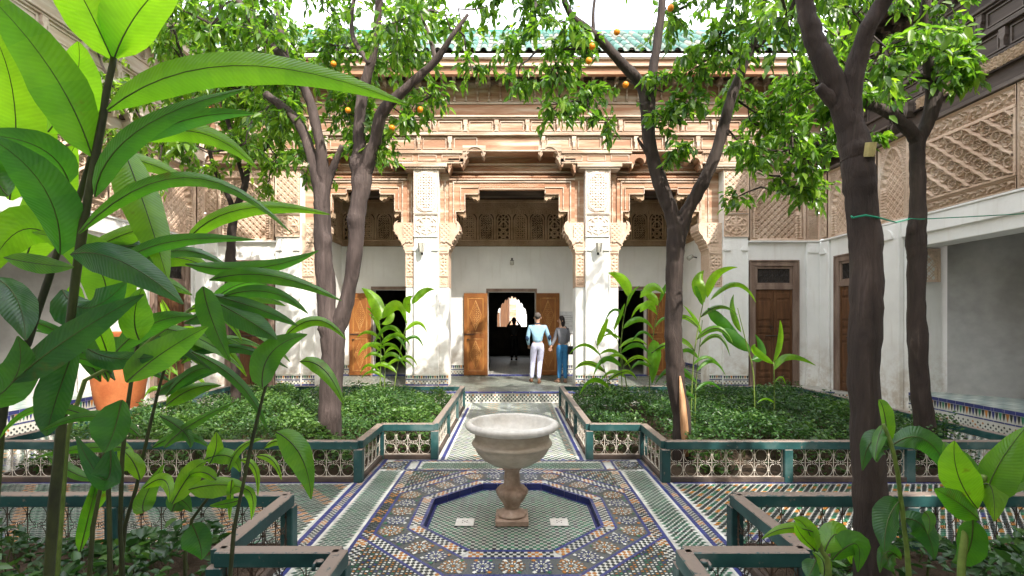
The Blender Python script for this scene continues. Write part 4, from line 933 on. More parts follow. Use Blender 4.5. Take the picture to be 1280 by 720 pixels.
# ================================================================ FOUNTAIN
ft = thing('fountain', 'pale marble fountain bowl on a fluted brown stone baluster in the sunken octagon', 'fountain', (0, 4.56, -0.06))
o = one('plinth', M['stone'], ft, lambda m: m.box(-.15, .15, 4.41, 4.71, -.053, 0.0), bevel=.008)
def fz(pr): return [(r, z * .968) for r, z in pr]
def flute(r, z, a): return r * (1 + (.055 * math.cos(12 * a) if .10 < z < .26 else 0))
one('baluster', M['stone'], ft, lambda m: m.lathe(fz([(0, 0), (.13, 0), (.137, .012), (.125, .03), (.10, .042), (.075, .055), (.058, .075), (.075, .085), (.078, .095), (.075, .105), (.115, .16), (.138, .205), (.145, .235), (.125, .262), (.085, .285), (.078, .30), (.07, .36), (.07, .42), (.082, .435), (.085, .45), (.10, .455), (.105, .475), (.07, .48)]), (0, 4.56, 0), 48, flute), smooth=True)
one('bowl', M['marblestain'], ft, lambda m: m.lathe(fz([(.05, .48), (.12, .482), (.20, .50), (.27, .545), (.32, .60), (.345, .65), (.352, .668), (.366, .674), (.372, .69), (.366, .705), (.350, .712), (.346, .72), (.343, .76), (.345, .80), (.352, .812)]), (0, 4.56, 0), 64), smooth=True)
one('bowl_rim', M['marble'], ft, lambda m: m.lathe(fz([(.350, .808), (.375, .812), (.405, .822), (.424, .838), (.432, .858), (.426, .877), (.408, .890), (.388, .895), (.372, .890), (.364, .880), (.358, .85), (.34, .80), (.30, .76), (.2, .735), (.0, .73)]), (0, 4.56, 0), 64), smooth=True)
for x, lab in ((-.43, 'square white drain stone with four holes left of the fountain base'), (.43, 'square white drain stone with round holes right of the fountain base')):
    dr = thing('drain_cover', lab, 'drain', (x, 4.5, -.06)); one('slab', M['drain'], dr, lambda m: m.box(x - .085, x + .085, 4.42, 4.58, -.052, -.040), bevel=.008)
    for i, (a, b) in enumerate(((-.02, -.02), (.02, -.02), (-.02, .02), (.02, .02), (0, 0.0))):
        one('hole', M['black'], dr, lambda m: m.lathe([(0, 0), (.006, 0), (.006, .001), (0, .001)], (x + a, 4.5 + b, -.0398), 8))

# ================================================================ GARDEN RAILINGS
PIT = 0.151
panel_cache = {}; RAILMAT = [None]
def iron_mesh(n, w_, mat):
    key = (n, round(w_, 3), mat.name)
    if key in panel_cache: return panel_cache[key]
    m = MB(); p = w_ / n; h = .31; r = .0032; S = 3
    m.tube([(0, 0, .004), (w_, 0, .004)], .005, 4); m.tube([(0, 0, h - .004), (w_, 0, h - .004)], .005, 4)
    for i in range(n + 1):
        x = min(max(i * p, .004), w_ - .004); m.tube([(x, 0, 0), (x, 0, h + .012)], .004, 4)
        for z in (.07, .24): m.box(x - .008, x + .008, -.007, .007, z - .005, z + .005)
    for i in range(n):
        c = (i + .5) * p; ra = p * .43; rz = .074
        for s, zc in ((1, h - .006 - rz), (-1, .006 + rz)):
            m.tube([(c + ra * math.cos(a) , 0.003 * s, zc + rz * math.sin(a)) for a in [math.pi * (-.28 + 1.56 * k / 11) * s for k in range(12)]], r, S, False)
        for sx in (-1, 1):
            for sz in (-1, 1):
                ctr = (c + sx * .026, h / 2 + sz * .014); m.tube([(ctr[0] + .011 * math.cos(a) * sx, 0, ctr[1] + .009 * math.sin(a) * sz) for a in [(-.2 + 1.5 * k / 5) * math.pi for k in range(6)]], r * .85, S, False)
            m.tube([(c + sx * ra * .98, 0, h / 2), (c + sx * .02, 0, h / 2)], r * .8, S, False)
        m.tube([(c, 0, h / 2 - .02), (c, 0, h / 2 + .02)], r, S)
        m.tube([(c - .012, .001, h - .02), (c, .001, h - .006), (c + .012, .001, h - .02)], r * .7, S, False)
    me = m.build('iron_panel', mat); d = me.data; bpy.data.objects.remove(me); panel_cache[key] = d; return d
def rail_run(th, p0, p1, npan, posts=(True, True), z=0.0, inset=0.0):
    p0 = Vector((*p0, 0)); p1 = Vector((*p1, 0)); d = p1 - p0; L = d.length; ang = math.atan2(d.y, d.x); d.normalize()
    f = lambda a, b, c: (p0.x + d.x * a - d.y * b, p0.y + d.y * a + d.x * b, c + z)
    hw_ = .045
    one('top_rail', M['teal'], th, lambda m: m.box(0 if posts[0] else hw_, L, -hw_, hw_, .372, .462), f, bevel=.006)
    one('base_board', M['kickboard'], th, lambda m: m.box(hw_, L - hw_, -.038, .038, 0.006, .062), f, bevel=.005)
    pl = L / npan
    for i in range(npan + 1):
        if (i == 0 and not posts[0]) or (i == npan and not posts[1]): continue
        x = i * pl; one('post', M['teal'], th, lambda m: m.box(x - hw_ - .002, x + hw_ + .002, -hw_ - .002, hw_ + .002, .004, .3715), f, bevel=.006)
    for i in range(npan):
        w_ = pl - .095; n = max(2, round(w_ / PIT)); me = iron_mesh(n, w_, RAILMAT[0])
        o = link('iron_panel', me, None, th); o.location = Vector(f(i * pl + .0475, 0, .062)) - th.location; o.rotation_euler.z = ang
def railing(label, pts, pans, loc, im='creamiron'):
    RAILMAT[0] = M[im]
    th = thing('garden_railing', label, 'railing', loc); n = len(pts)
    for i in range(n if pans[-1] is not None else n - 1):
        rail_run(th, pts[i], pts[(i + 1) % n], pans[i], (True, False))
    return th
def sym(pts, s): return [(s * x, y) for x, y in pts]
RB = [(1.0, 10.0), (1.0, 6.38), (1.70, 6.38), (1.70, 5.47), (5.75, 5.47), (5.75, 10.0)]
FBp = [(5.75, 3.80), (1.72, 3.80), (1.72, 2.88), (1.0, 2.88), (1.0, -.5), (5.75, -.5)]
railing('teal wooden railing with cream scrollwork around the far left flower bed', sym(RB, -1), [3, 1, 1, 3, 4, 4], (-3.4, 7.7, 0))
railing('teal wooden railing with cream scrollwork around the far right flower bed', RB, [3, 1, 1, 3, 4, 4], (3.4, 7.7, 0))
railing('dark teal railing with ironwork around the near left bed under the ginger', sym(FBp, -1), [3, 1, 1, 3, 4, 3], (-3.4, 1.7, 0), 'darkiron')
railing('dark teal railing with ironwork around the near right bed by the big trunk', FBp, [3, 1, 1, 3, 4, 3], (3.4, 1.7, 0), 'darkiron')
for s, lab in ((-1, 'small turquoise tap handle on the near left railing corner'), (1, 'small turquoise tap handle on the near right railing corner')):
    tp = thing('garden_tap', lab, 'tap', (s * 1.06, 2.80, .30)); P = Vector((s * 1.12, 2.83, .415))
    one('spigot', M['teal'], tp, lambda m: m.tube([P, P + Vector((0, -.04, 0)), P + Vector((0, -.05, -.03))], .012, 8), smooth=True)
    one('handle', M['teal'], tp, lambda m: m.lathe([(0, 0), (.02, 0), (.022, .01), (.02, .02), (0, .022)], (P.x - s * .03, P.y - .03, P.z), 10), smooth=True)

# ================================================================ PLANTING BEDS
def leaves(name, P, D, N, Ln, Wd, tone, mat, parent=None, fold=.25, droop=.15):
    """P base points, D unit directions, N unit normals, per leaf length and width -> one mesh of six-sided folded leaves"""
    S = np.cross(D, N); n = len(P); Ln = Ln[:, None]; Wd = Wd[:, None]; dn = np.array([0, 0, -1.0])
    a = P; tip = P + D * Ln + dn * Ln * droop
    q1 = P + D * Ln * .32; q2 = P + D * Ln * .68 + dn * Ln * droop * .4
    L1 = q1 + S * Wd * .5 + N * Wd * fold; L2 = q2 + S * Wd * .40 + N * Wd * fold; R1 = q1 - S * Wd * .5 + N * Wd * fold; R2 = q2 - S * Wd * .40 + N * Wd * fold
    V = np.stack([a, L1, L2, tip, R2, R1], 1).reshape(-1, 3); i = np.arange(n)[:, None] * 6
    F = np.concatenate([i + np.array([[0, 1, 2, 3]]), i + np.array([[0, 3, 4, 5]])], 1).reshape(-1, 4)
    me = npmesh(name, V, F, np.repeat(tone, 2)); return link(name, me, mat, parent)
def unit(a): return a / (np.linalg.norm(a, axis=1, keepdims=True) + 1e-9)
def bed(label, poly, n, ln, hfun, tone0, loc, holes=()):
    xs = [p[0] for p in poly]; ys = [p[1] for p in poly]
    so = one('bed_soil', M['soil'], None, lambda m: m.poly([(x, y, .05) for x, y in poly])); setkind(so, 'structure')
    pts = []
    while len(pts) < n:
        x, y = random.uniform(min(xs), max(xs)), random.uniform(min(ys), max(ys))
        if not inpoly((x, y), poly): continue
        h = hfun(x, y)
        if h < .08: continue
        pts.append((x, y, h * (1 - abs(random.gauss(0, .22)))))
    P = np.array(pts); P[:, 2] = np.maximum(P[:, 2], .07); patch = .16 * np.sin(P[:, 0] * 4.1 + 1.3 * np.sin(P[:, 1] * 3)) + .10 * np.sin(P[:, 1] * 9 + P[:, 0] * 6)
    th = rng.uniform(0, 2 * np.pi, n); el = rng.uniform(-.2, .9, n); D = np.stack([np.cos(th) * np.cos(el), np.sin(th) * np.cos(el), np.sin(el)], 1)
    N = unit(np.cross(np.cross(D, np.tile([0, 0, 1.0], (n, 1)) + rng.normal(0, .35, (n, 3))), D))
    L = rng.uniform(.7, 1.3, n) * ln; tone = np.clip(tone0 + patch + rng.normal(0, .2, n), 0, 1); L *= 1 + patch * 1.2
    o = leaves('ground_cover', P, D, N, L, L * rng.uniform(.42, .6, n), tone, M['bushleaf']); setkind(o); tagt(o, label, 'ground cover')
    # stems under the leaf mass
    m = MB()
    for i in range(min(700, n // 20)):
        x, y, z = pts[i]; m.tube([(x + random.uniform(-.08, .08), y + random.uniform(-.08, .08), .04), (x, y, z)], .004, 3, False)
    setkind(m.build('shrub_stem', M['rib'], o)); return o
def inset(poly, s):
    return poly
def hrear(x, y): return .34 + .07 * math.sin(x * 3.1 + y * 1.7) + .05 * math.sin(y * 5.3 - x * 2.2) + .05 * math.sin(x * 9 + y * 7) + .03 * math.sin(x * 17 - y * 13)
def edge(poly, x, y):
    d = 9
    for i in range(len(poly)):
        a = Vector(poly[i]); b = Vector(poly[(i + 1) % len(poly)]); t = max(0, min(1, (Vector((x, y)) - a).dot(b - a) / (b - a).length_squared)); d = min(d, (Vector((x, y)) - a.lerp(b, t)).length)
    return d
def shp(poly, fn, e=.22): return lambda x, y: fn(x, y) * min(1, (max(edge(poly, x, y) - .09, 0) / e) ** .6)
def gap(fn, gx): return lambda x, y: fn(x, y) * (0.15 if gx(x, y) else 1)
RL = sym(RB, -1); FL = sym(FBp, -1)
bed('dense green shrub leaves filling the far left bed', RL, 34000, .052, shp(RL, lambda x, y: hrear(x, y) + .14), .62, 0)
bed('darker green shrubs filling the far right bed', RB, 32000, .052, shp(RB, gap(lambda x, y: hrear(x, y) + .13 + .03 * (x > 3), lambda x, y: (abs(x - 1.95) < .12 and y < 8.5) or (y < 5.95 and math.sin(x * 5) > .2))), .45, 0)
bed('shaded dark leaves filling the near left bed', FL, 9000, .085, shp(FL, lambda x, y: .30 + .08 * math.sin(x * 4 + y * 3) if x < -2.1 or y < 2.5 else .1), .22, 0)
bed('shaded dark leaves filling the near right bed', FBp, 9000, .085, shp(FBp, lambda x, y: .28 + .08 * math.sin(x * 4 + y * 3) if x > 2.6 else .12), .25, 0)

# ================================================================ ORANGE TREES
def wob(pts, rad, n=4):
    """smooth a polyline and radii, add a little irregularity"""
    P = [Vector(p) for p in pts]; out, ro = [], []
    for i in range(len(P) - 1):
        p0 = P[max(i - 1, 0)]; p1 = P[i]; p2 = P[i + 1]; p3 = P[min(i + 2, len(P) - 1)]
        for k in range(n):
            t = k / n; a = 2 * p1; q = 0.5 * ((2 * p1) + (p2 - p0) * t + (2 * p0 - 5 * p1 + 4 * p2 - p3) * t * t + (3 * p1 - p0 - 3 * p2 + p3) * t ** 3)
            r = rad[i] + (rad[i + 1] - rad[i]) * t; out.append(q + Vector([random.gauss(0, r * .22 / n) for _ in range(3)])); ro.append(r * random.uniform(1 - .25 / n, 1 + .3 / n))
    out.append(P[-1]); ro.append(rad[-1]); return out, ro
def tree(label, mat, trunk, limbs, clumps, Y, base, leaf_len=.108, tone0=.5, dens=1.8, fruit=(), slim=.87, knots=()):
    """trunk/limbs: lists of (px, py, depth, radius); clumps: (px, py, depth, radius in m, amount)"""
    th = thing('orange_tree', label, 'tree', base)
    t = [Vector(q[1:4]) if q[0] == "w" else PX(*q[:3]) for q in trunk]; t[0] = Vector((t[0].x, t[0].y, 0.0)); P, r = wob(t, [q[-1] * slim for q in trunk], 9); r[0] *= 1.15
    kn = [(PX(*q[:3]), q[3] * .8) for q in knots]
    def trk(m): m.tube(P, r, 26, True, .17, kn)
    one('trunk', mat, th, trk, smooth=True)
    nodes = [p for p in P if p.z > 2.6]
    for lb in limbs:
        P, r = wob([PX(a, b, y) for a, b, y, q in lb], [q[3] * slim for q in lb], 7); one('branch', mat, th, lambda m: m.tube(P, r, 16, True, .16, kn), smooth=True); nodes += P
    m = MB(); LP, LD = [], []
    items = []
    for c_ in clumps:
        items.append((Vector(c_[1:4]), c_[4], c_[5]) if c_[0] == 'w' else (PX(c_[0], c_[1], c_[2]), c_[3], c_[4]))
    nodes = [Vector(q) for q in nodes]; left = list(items); dmin = [min(((q - c[0]).length, j) for j, q in enumerate(nodes)) for c in left]
    while left:
        i = min(range(len(left)), key=lambda q: dmin[q][0]); c, rad, amt = left.pop(i); dd_, j = dmin.pop(i); near = nodes[j]
        mid = near.lerp(c, .5) + Vector([random.gauss(0, .07) for _ in range(3)]); r0 = min(.03, .008 + .016 * dd_)
        m.tube([near, near.lerp(mid, .5) + Vector([random.gauss(0, .03) for _ in range(3)]), mid, mid.lerp(c, .5) + Vector([random.gauss(0, .03) for _ in range(3)]), c], [r0, r0 * .85, r0 * .7, r0 * .55, r0 * .4], 5, False)
        nodes.append(c); nj = len(nodes) - 1
        dmin = [min(dm, ((c - q[0]).length, nj)) for dm, q in zip(dmin, left)]
        for k in range(int(9 * amt * dens)):
            v = Vector([random.gauss(0, 1) for _ in range(3)]).normalized(); v.z = v.z * .8; L = rad * random.uniform(.55, 1.1)
            p = c + v * L * .12; e = c + v * L + Vector((0, 0, -.22 * L)); q1 = c + v * L * .55 + Vector((0, 0, .05 * L)); m.tube([p, q1, e], [.006, .004, .002], 3, False)
            n = int(13 * L / .4) + 4
            for i in range(n):
                s = .25 + .8 * i / n; pos = (p.lerp(q1, s * 2) if s < .5 else q1.lerp(e, (s - .5) * 2)); dd = ((e - q1).normalized() * .5 + Vector([random.gauss(0, .55) for _ in range(3)]) + Vector((0, 0, -.35))).normalized()
                LP.append(pos + Vector([random.gauss(0, .02) for _ in range(3)])); LD.append(dd)
    setkind(m.build('twig', mat, th))
    P = np.array([tuple(p) for p in LP]); D = np.array([tuple(p) for p in LD]); n = len(P); N = unit(np.cross(np.cross(D, np.tile([0, -.3, 1.0], (n, 1)) + rng.normal(0, .6, (n, 3))), D))
    L = rng.uniform(.65, 1.25, n) * leaf_len; o = leaves('foliage', P, D, N, L, L * rng.uniform(.40, .55, n), np.clip(tone0 + rng.normal(0, .22, n), 0, 1), M['leaf'], th, .18, .2); setkind(o)
    for (a, b, y) in fruit:
        c = PX(a, b, y); one('orange', M['grass'], th, lambda m: m.lathe([(0, -.036), (.018, -.032), (.031, -.02), (.037, 0), (.031, .02), (.018, .032), (0, .036)], c, 12), smooth=True)
    return th
def fill(x0, x1, y0, y1, step, Y0, Y1, rad, amt, keep=None, jit_=.5):
    out = []; y = y0
    while y <= y1:
        x = x0
        while x <= x1:
            a, b = x + random.uniform(-jit_, jit_) * step, y + random.uniform(-jit_, jit_) * step
            if not keep or keep(a, b): out.append((a, b, random.uniform(Y0, Y1), rad * random.uniform(.7, 1.2), amt))
            x += step
        y += step
    return out
cl = fill(240, 560, 55, 190, 55, 6.6, 8.4, .42, .8, lambda a, b: a < 470 or b < 120) + fill(225, 480, -260, 90, 62, 5.4, 8.3, .55, 1.0) + fill(330, 520, 60, 190, 60, 5.8, 7.2, .42, .6) + fill(500, 600, -200, 40, 55, 5.6, 7.4, .45, .7) + [(540, 120, 6.2, .35, .7), (505, 150, 6.0, .3, .6), (590, 85, 6.3, .3, .5), (575, 40, 6.3, .4, .8), (430, 130, 7, .4, .9), (350, 145, 6.4, .4, 1), (610, 8, 6.4, .35, .7), (265, 30, 6, .4, 1), (520, 75, 6.6, .35, .6)]
tree('thick double-stemmed orange tree left of the centre with greyish knobbly bark', M['barkgrey'],
     [(412, 579, 6.2, .165), (413, 500, 6.2, .155), (417, 430, 6.2, .16), (409, 385, 6.2, .135), (405, 320, 6.2, .12), (402, 260, 6.2, .12), (403, 225, 6.2, .085)],
     [[(418, 420, 6.2, .13), (435, 370, 6.15, .10), (445, 310, 6.1, .105), (446, 270, 6.1, .11), (453, 225, 6.1, .13), (448, 195, 6.1, .12)],
      [(448, 205, 6.1, .10), (449, 150, 6.1, .075), (455, 110, 6.1, .07), (468, 60, 6.0, .06), (474, 0, 5.9, .05), (480, -70, 5.8, .04)],
      [(455, 220, 6.1, .09), (468, 180, 6.0, .085), (478, 140, 5.9, .08), (510, 108, 5.8, .06), (545, 75, 5.7, .045), (565, 45, 5.6, .03), (585, 18, 5.6, .02)],
      [(402, 268, 6.2, .11), (400, 235, 6.2, .10), (388, 190, 6.2, .075), (370, 150, 6.3, .07), (333, 118, 6.4, .06)],
      [(403, 262, 6.2, .11), (404, 230, 6.2, .095), (400, 180, 6.1, .07), (385, 120, 6.1, .065), (362, 85, 6.0, .065), (335, 50, 5.9, .055), (300, 5, 5.8, .045), (260, -60, 5.7, .03)],
      [(403, 255, 6.2, .09), (408, 232, 6.2, .07), (418, 205, 6.15, .05), (428, 182, 6.1, .035)],
      [(358, 75, 6.0, .05), (350, 30, 6.0, .035), (340, -30, 6.1, .03)], [(462, 80, 6.0, .04), (440, 40, 6.2, .03), (445, -20, 6.3, .02)], [(545, 78, 5.7, .035), (535, 40, 5.8, .02), (520, 5, 5.9, .015)]],
     cl, 6.2, (-2.28, 6.2, 0), tone0=.55, knots=((446, 205, 6.06, .10), (455, 190, 6.05, .09), (449, 228, 6.07, .10), (443, 275, 6.05, .10), (436, 220, 6.1, .08), (410, 300, 6.13, .08), (418, 520, 6.1, .09), (404, 410, 6.12, .07)), fruit=((417, 80, 6.2), (490, 160, 5.9), (435, 138, 6.2), (498, 12, 6.0), (525, 137, 5.9)))
cr = fill(650, 760, -160, 60, 60, 5.2, 7.6, .42, .75) + fill(760, 960, -240, 60, 62, 5.2, 8.0, .5, .9, lambda a, b: not (735 < a < 800 and -10 < b < 60)) + [(640, 60, 6, .3, .7), (650, 100, 5.9, .3, .7), (690, 85, 5.8, .35, .9), (700, 130, 5.8, .32, .8), (735, 120, 6, .35, .9), (665, 20, 6, .35, .8), (755, 150, 6, .25, .6), (845, 190, 5.7, .2, .8), (835, 150, 5.8, .3, .9), (860, 130, 5.7, .3, .9), (875, 80, 5.6, .4, 1), (900, 45, 5.6, .4, 1), (915, 120, 6.3, .35, .9), (930, 180, 6.2, .3, .8), (960, 140, 6.4, .4, 1), (830, 100, 5.9, .35, .6), (725, 60, 6, .35, .8)]
tree('slender dark orange tree forking into a V right of the fountain', M['bark'],
     [(851, 583, 6.1, .125), (852, 520, 6.1, .125), (845, 480, 6.1, .12), (842, 420, 6.1, .115), (843, 350, 6.1, .11), (845, 300, 6.1, .125), (841, 270, 6.1, .11), (828, 235, 6.1, .10), (815, 195, 6.1, .09), (806, 130, 6.1, .085)],
     [[(845, 310, 6.1, .11), (855, 272, 6.1, .10), (872, 240, 6.05, .085), (890, 205, 6.0, .08), (903, 165, 6.0, .075), (912, 130, 5.9, .07), (928, 85, 5.9, .06), (945, 45, 5.8, .05), (955, 0, 5.7, .035), (960, -60, 5.7, .025)],
      [(808, 150, 6.1, .08), (803, 110, 6.1, .075), (778, 80, 6.0, .07), (745, 45, 5.9, .055), (715, 20, 5.8, .045), (700, -15, 5.8, .035)],
      [(812, 160, 6.1, .07), (815, 100, 6.1, .065), (822, 50, 6.1, .06), (828, 0, 6.1, .05), (832, -80, 6.1, .04)],
      [(742, 42, 5.9, .03), (742, 10, 5.9, .02), (750, -40, 5.9, .015)], [(735, 60, 5.9, .02), (700, 62, 5.8, .015), (672, 62, 5.7, .01)], [(945, 60, 5.8, .03), (975, 35, 5.9, .02)], [(812, 195, 6.1, .04), (800, 178, 6.05, .02), (797, 172, 6.05, .012)], [(930, 80, 5.9, .03), (905, 60, 5.8, .015), (890, 45, 5.8, .01)], [(903, 168, 6, .06), (911, 163, 5.97, .05)]],
     cr, 6.1, (2.1, 6.1, 0), tone0=.5, knots=((812, 192, 6.03, .07), (843, 330, 6.05, .06), (852, 455, 6.03, .06), (836, 420, 6.06, .05)), fruit=((740, 58, 5.5), (736, 76, 5.5), (771, 40, 5.6), (782, 106, 5.6), (838, 10, 5.4)))
one('bark_scar', M['barewood'], bpy.data.objects['orange_tree.001'], lambda m: m.tube([PX(850, 470, 5.99), PX(853, 500, 5.985), PX(856, 540, 5.98), PX(858, 570, 5.98)], [.01, .04, .05, .03], 8), smooth=True)
c3 = fill(930, 1060, 60, 225, 55, 5.6, 7.2, .34, .55) + fill(970, 1110, -300, 120, 66, 4.2, 7.0, .5, 1.0, lambda a, b: True) + [(990, 170, 5.6, .35, .9), (1010, 200, 5.8, .3, .7), (975, 220, 6.2, .25, .6), (940, 205, 6.3, .2, .6), (1000, 235, 5.9, .2, .6), (1025, 180, 5.9, .35, .8), (1060, 130, 5.8, .4, .9), (950, 160, 6.4, .3, .8)]
for i in range(16): c3.append(('w', random.uniform(1.5, 5.5), random.uniform(-2.5, 1.7), random.uniform(4.8, 6.8), .65, 1.0))  # extra crown clumps out of view overhead, added for their shade
tree('thickest dark trunk at the near right with a sawn-off pale stub', M['bark'],
     [(1092, 770, 3.0, .115), (1089, 700, 3.0, .11), (1087, 600, 3.0, .10), (1080, 450, 3.0, .095), (1083, 340, 3.0, .095), (1077, 250, 3.0, .098), (1069, 190, 3.0, .10), (1058, 140, 3.0, .06)],
     [[(1070, 200, 3.0, .095), (1060, 158, 3.0, .085), (1046, 112, 3.0, .07), (1028, 75, 3.0, .065), (1014, 40, 3.0, .065), (1006, 0, 3.0, .06), (1000, -80, 3.0, .05), (985, -200, 2.9, .04)],
      [(1069, 195, 3.0, .09), (1062, 155, 3.0, .08), (1064, 115, 2.98, .065), (1073, 70, 2.95, .06), (1085, 35, 2.9, .055), (1105, 0, 2.85, .05), (1150, -80, 2.6, .05), (1260, -260, 2.0, .045), (1500, -900, 1.2, .035)],
      [(1080, 235, 3.0, .04), (1086, 205, 2.94, .03), (1088, 190, 2.92, .028)], [(1050, 135, 3.0, .05), (1023, 108, 2.98, .03)]],
     c3, 3.0, (2.2, 3.0, 0), tone0=.55, dens=1.7, knots=((1070, 183, 2.93, .035), (1083, 213, 2.93, .04), (1087, 232, 2.93, .045), (1050, 180, 2.96, .035), (1090, 260, 2.94, .035), (1076, 330, 2.92, .03), (1088, 470, 2.92, .03), (1098, 560, 2.93, .03), (1075, 610, 2.92, .035)))
t3 = bpy.data.objects['orange_tree.002']
one('sawn_stub', M['cut'], t3, lambda m: m.tube([PX(1086, 196, 2.9), PX(1089, 178, 2.88)], [.028, .03], 10), smooth=False)
c4 = fill(1080, 1190, -120, 90, 58, 5.2, 7.2, .42, .8) + [(1190, 60, 5.6, .3, 1), (1205, 75, 5.5, .25, 1), (1215, 95, 5.5, .14, .7), (1190, 95, 5.5, .25, .9), (1180, 20, 5.8, .3, .8), (1120, 90, 5.9, .3, .8), (1060, 165, 5.9, .2, .6), (1095, 170, 5.9, .15, .5)]
tree('slim dark orange tree against the shaded right wing, tied with green wire', M['bark'],
     [(1160, 585, 5.95, .125), (1157, 540, 5.95, .12), (1150, 480, 5.95, .115), (1146, 400, 5.95, .11), (1146, 330, 5.95, .11), (1145, 300, 5.95, .12), (1148, 250, 5.95, .095), (1146, 200, 5.95, .09), (1147, 168, 5.95, .07)],
     [[(1146, 205, 5.95, .085), (1145, 175, 5.95, .085), (1125, 152, 5.9, .08), (1105, 138, 5.85, .07), (1085, 130, 5.8, .06), (1078, 115, 5.8, .035)],
      [(1146, 205, 5.95, .085), (1149, 178, 5.95, .085), (1160, 150, 5.95, .085), (1168, 115, 5.95, .10), (1163, 75, 5.95, .085), (1156, 40, 5.95, .075), (1158, 0, 5.9, .06), (1160, -80, 5.9, .04)],
      [(1158, 40, 5.95, .05), (1168, 12, 5.9, .04), (1190, -10, 5.8, .03)], [(1116, 140, 5.88, .03), (1110, 105, 5.85, .025), (1092, 80, 5.85, .02), (1060, 55, 5.85, .018), (1030, 38, 5.9, .014)], [(1165, 100, 5.95, .035), (1150, 95, 5.9, .03), (1143, 92, 5.85, .02)]],
     c4, 5.95, (5.02, 5.95, 0), tone0=.5, knots=((1138, 285, 5.9, .07), (1153, 275, 5.88, .06), (1152, 390, 5.86, .04), (1146, 430, 5.86, .05), (1158, 500, 5.86, .05)))
c5 = fill(170, 400, 30, 210, 50, 8.0, 9.6, .45, .8) + fill(130, 330, -150, 130, 52, 7.6, 9.8, .55, .9) + [(200, 165, 8.2, .4, .7), (250, 175, 8.2, .4, .8), (300, 180, 8.3, .4, .8), (345, 200, 8.2, .4, .8), (190, 215, 8.2, .35, .5), (330, 230, 8.3, .3, .6), (220, 130, 8.3, .5, .9), (270, 215, 8.2, .3, .5), (180, 110, 8.4, .5, .8), (350, 165, 8.2, .4, .8), (240, 100, 8.3, .5, .9), (290, 110, 8.3, .5, .9)]
tree('small thin orange tree in front of the left door, behind the ginger leaves', M['bark'],
     [(295, 528, 8.5, .09), (294, 450, 8.5, .085), (290, 400, 8.5, .08), (288, 340, 8.5, .11), (289, 300, 8.5, .08), (293, 262, 8.5, .08)],
     [[(293, 266, 8.5, .06), (283, 240, 8.4, .045), (270, 215, 8.3, .04), (262, 190, 8.2, .03)], [(293, 266, 8.5, .07), (306, 232, 8.5, .06), (312, 205, 8.5, .05), (335, 180, 8.4, .04), (350, 150, 8.3, .03)], [(270, 100, 8.3, .06), (280, 60, 8.3, .05), (265, 20, 8.4, .04), (255, -40, 8.4, .03)], [(306, 232, 8.5, .04), (290, 170, 8.4, .04), (272, 105, 8.3, .05)]],
     c5, 8.5, (-4.8, 8.5, 0), tone0=.7, fruit=((395, 195, 7.9), (262, 137, 7.8)))
wr = tagt(one('wire', M['green_wire'], None, lambda m: (m.tube([PX(1066, 272, 2.9), PX(1082, 269, 2.895), PX(1098, 272, 2.92), PX(1120, 278, 4.4), PX(1140, 273, 5.83)], .006, 5), m.tube([PX(1135, 273, 5.85), PX(1150, 274, 5.82), PX(1210, 271, 6.1), PX(1300, 266, 6.4)], .006, 5), m.tube([PX(1064, 270, 3.0), PX(1066, 272, 2.9)], .006, 5))), 'thin green wire strung between the two right-hand trunks', 'wire')
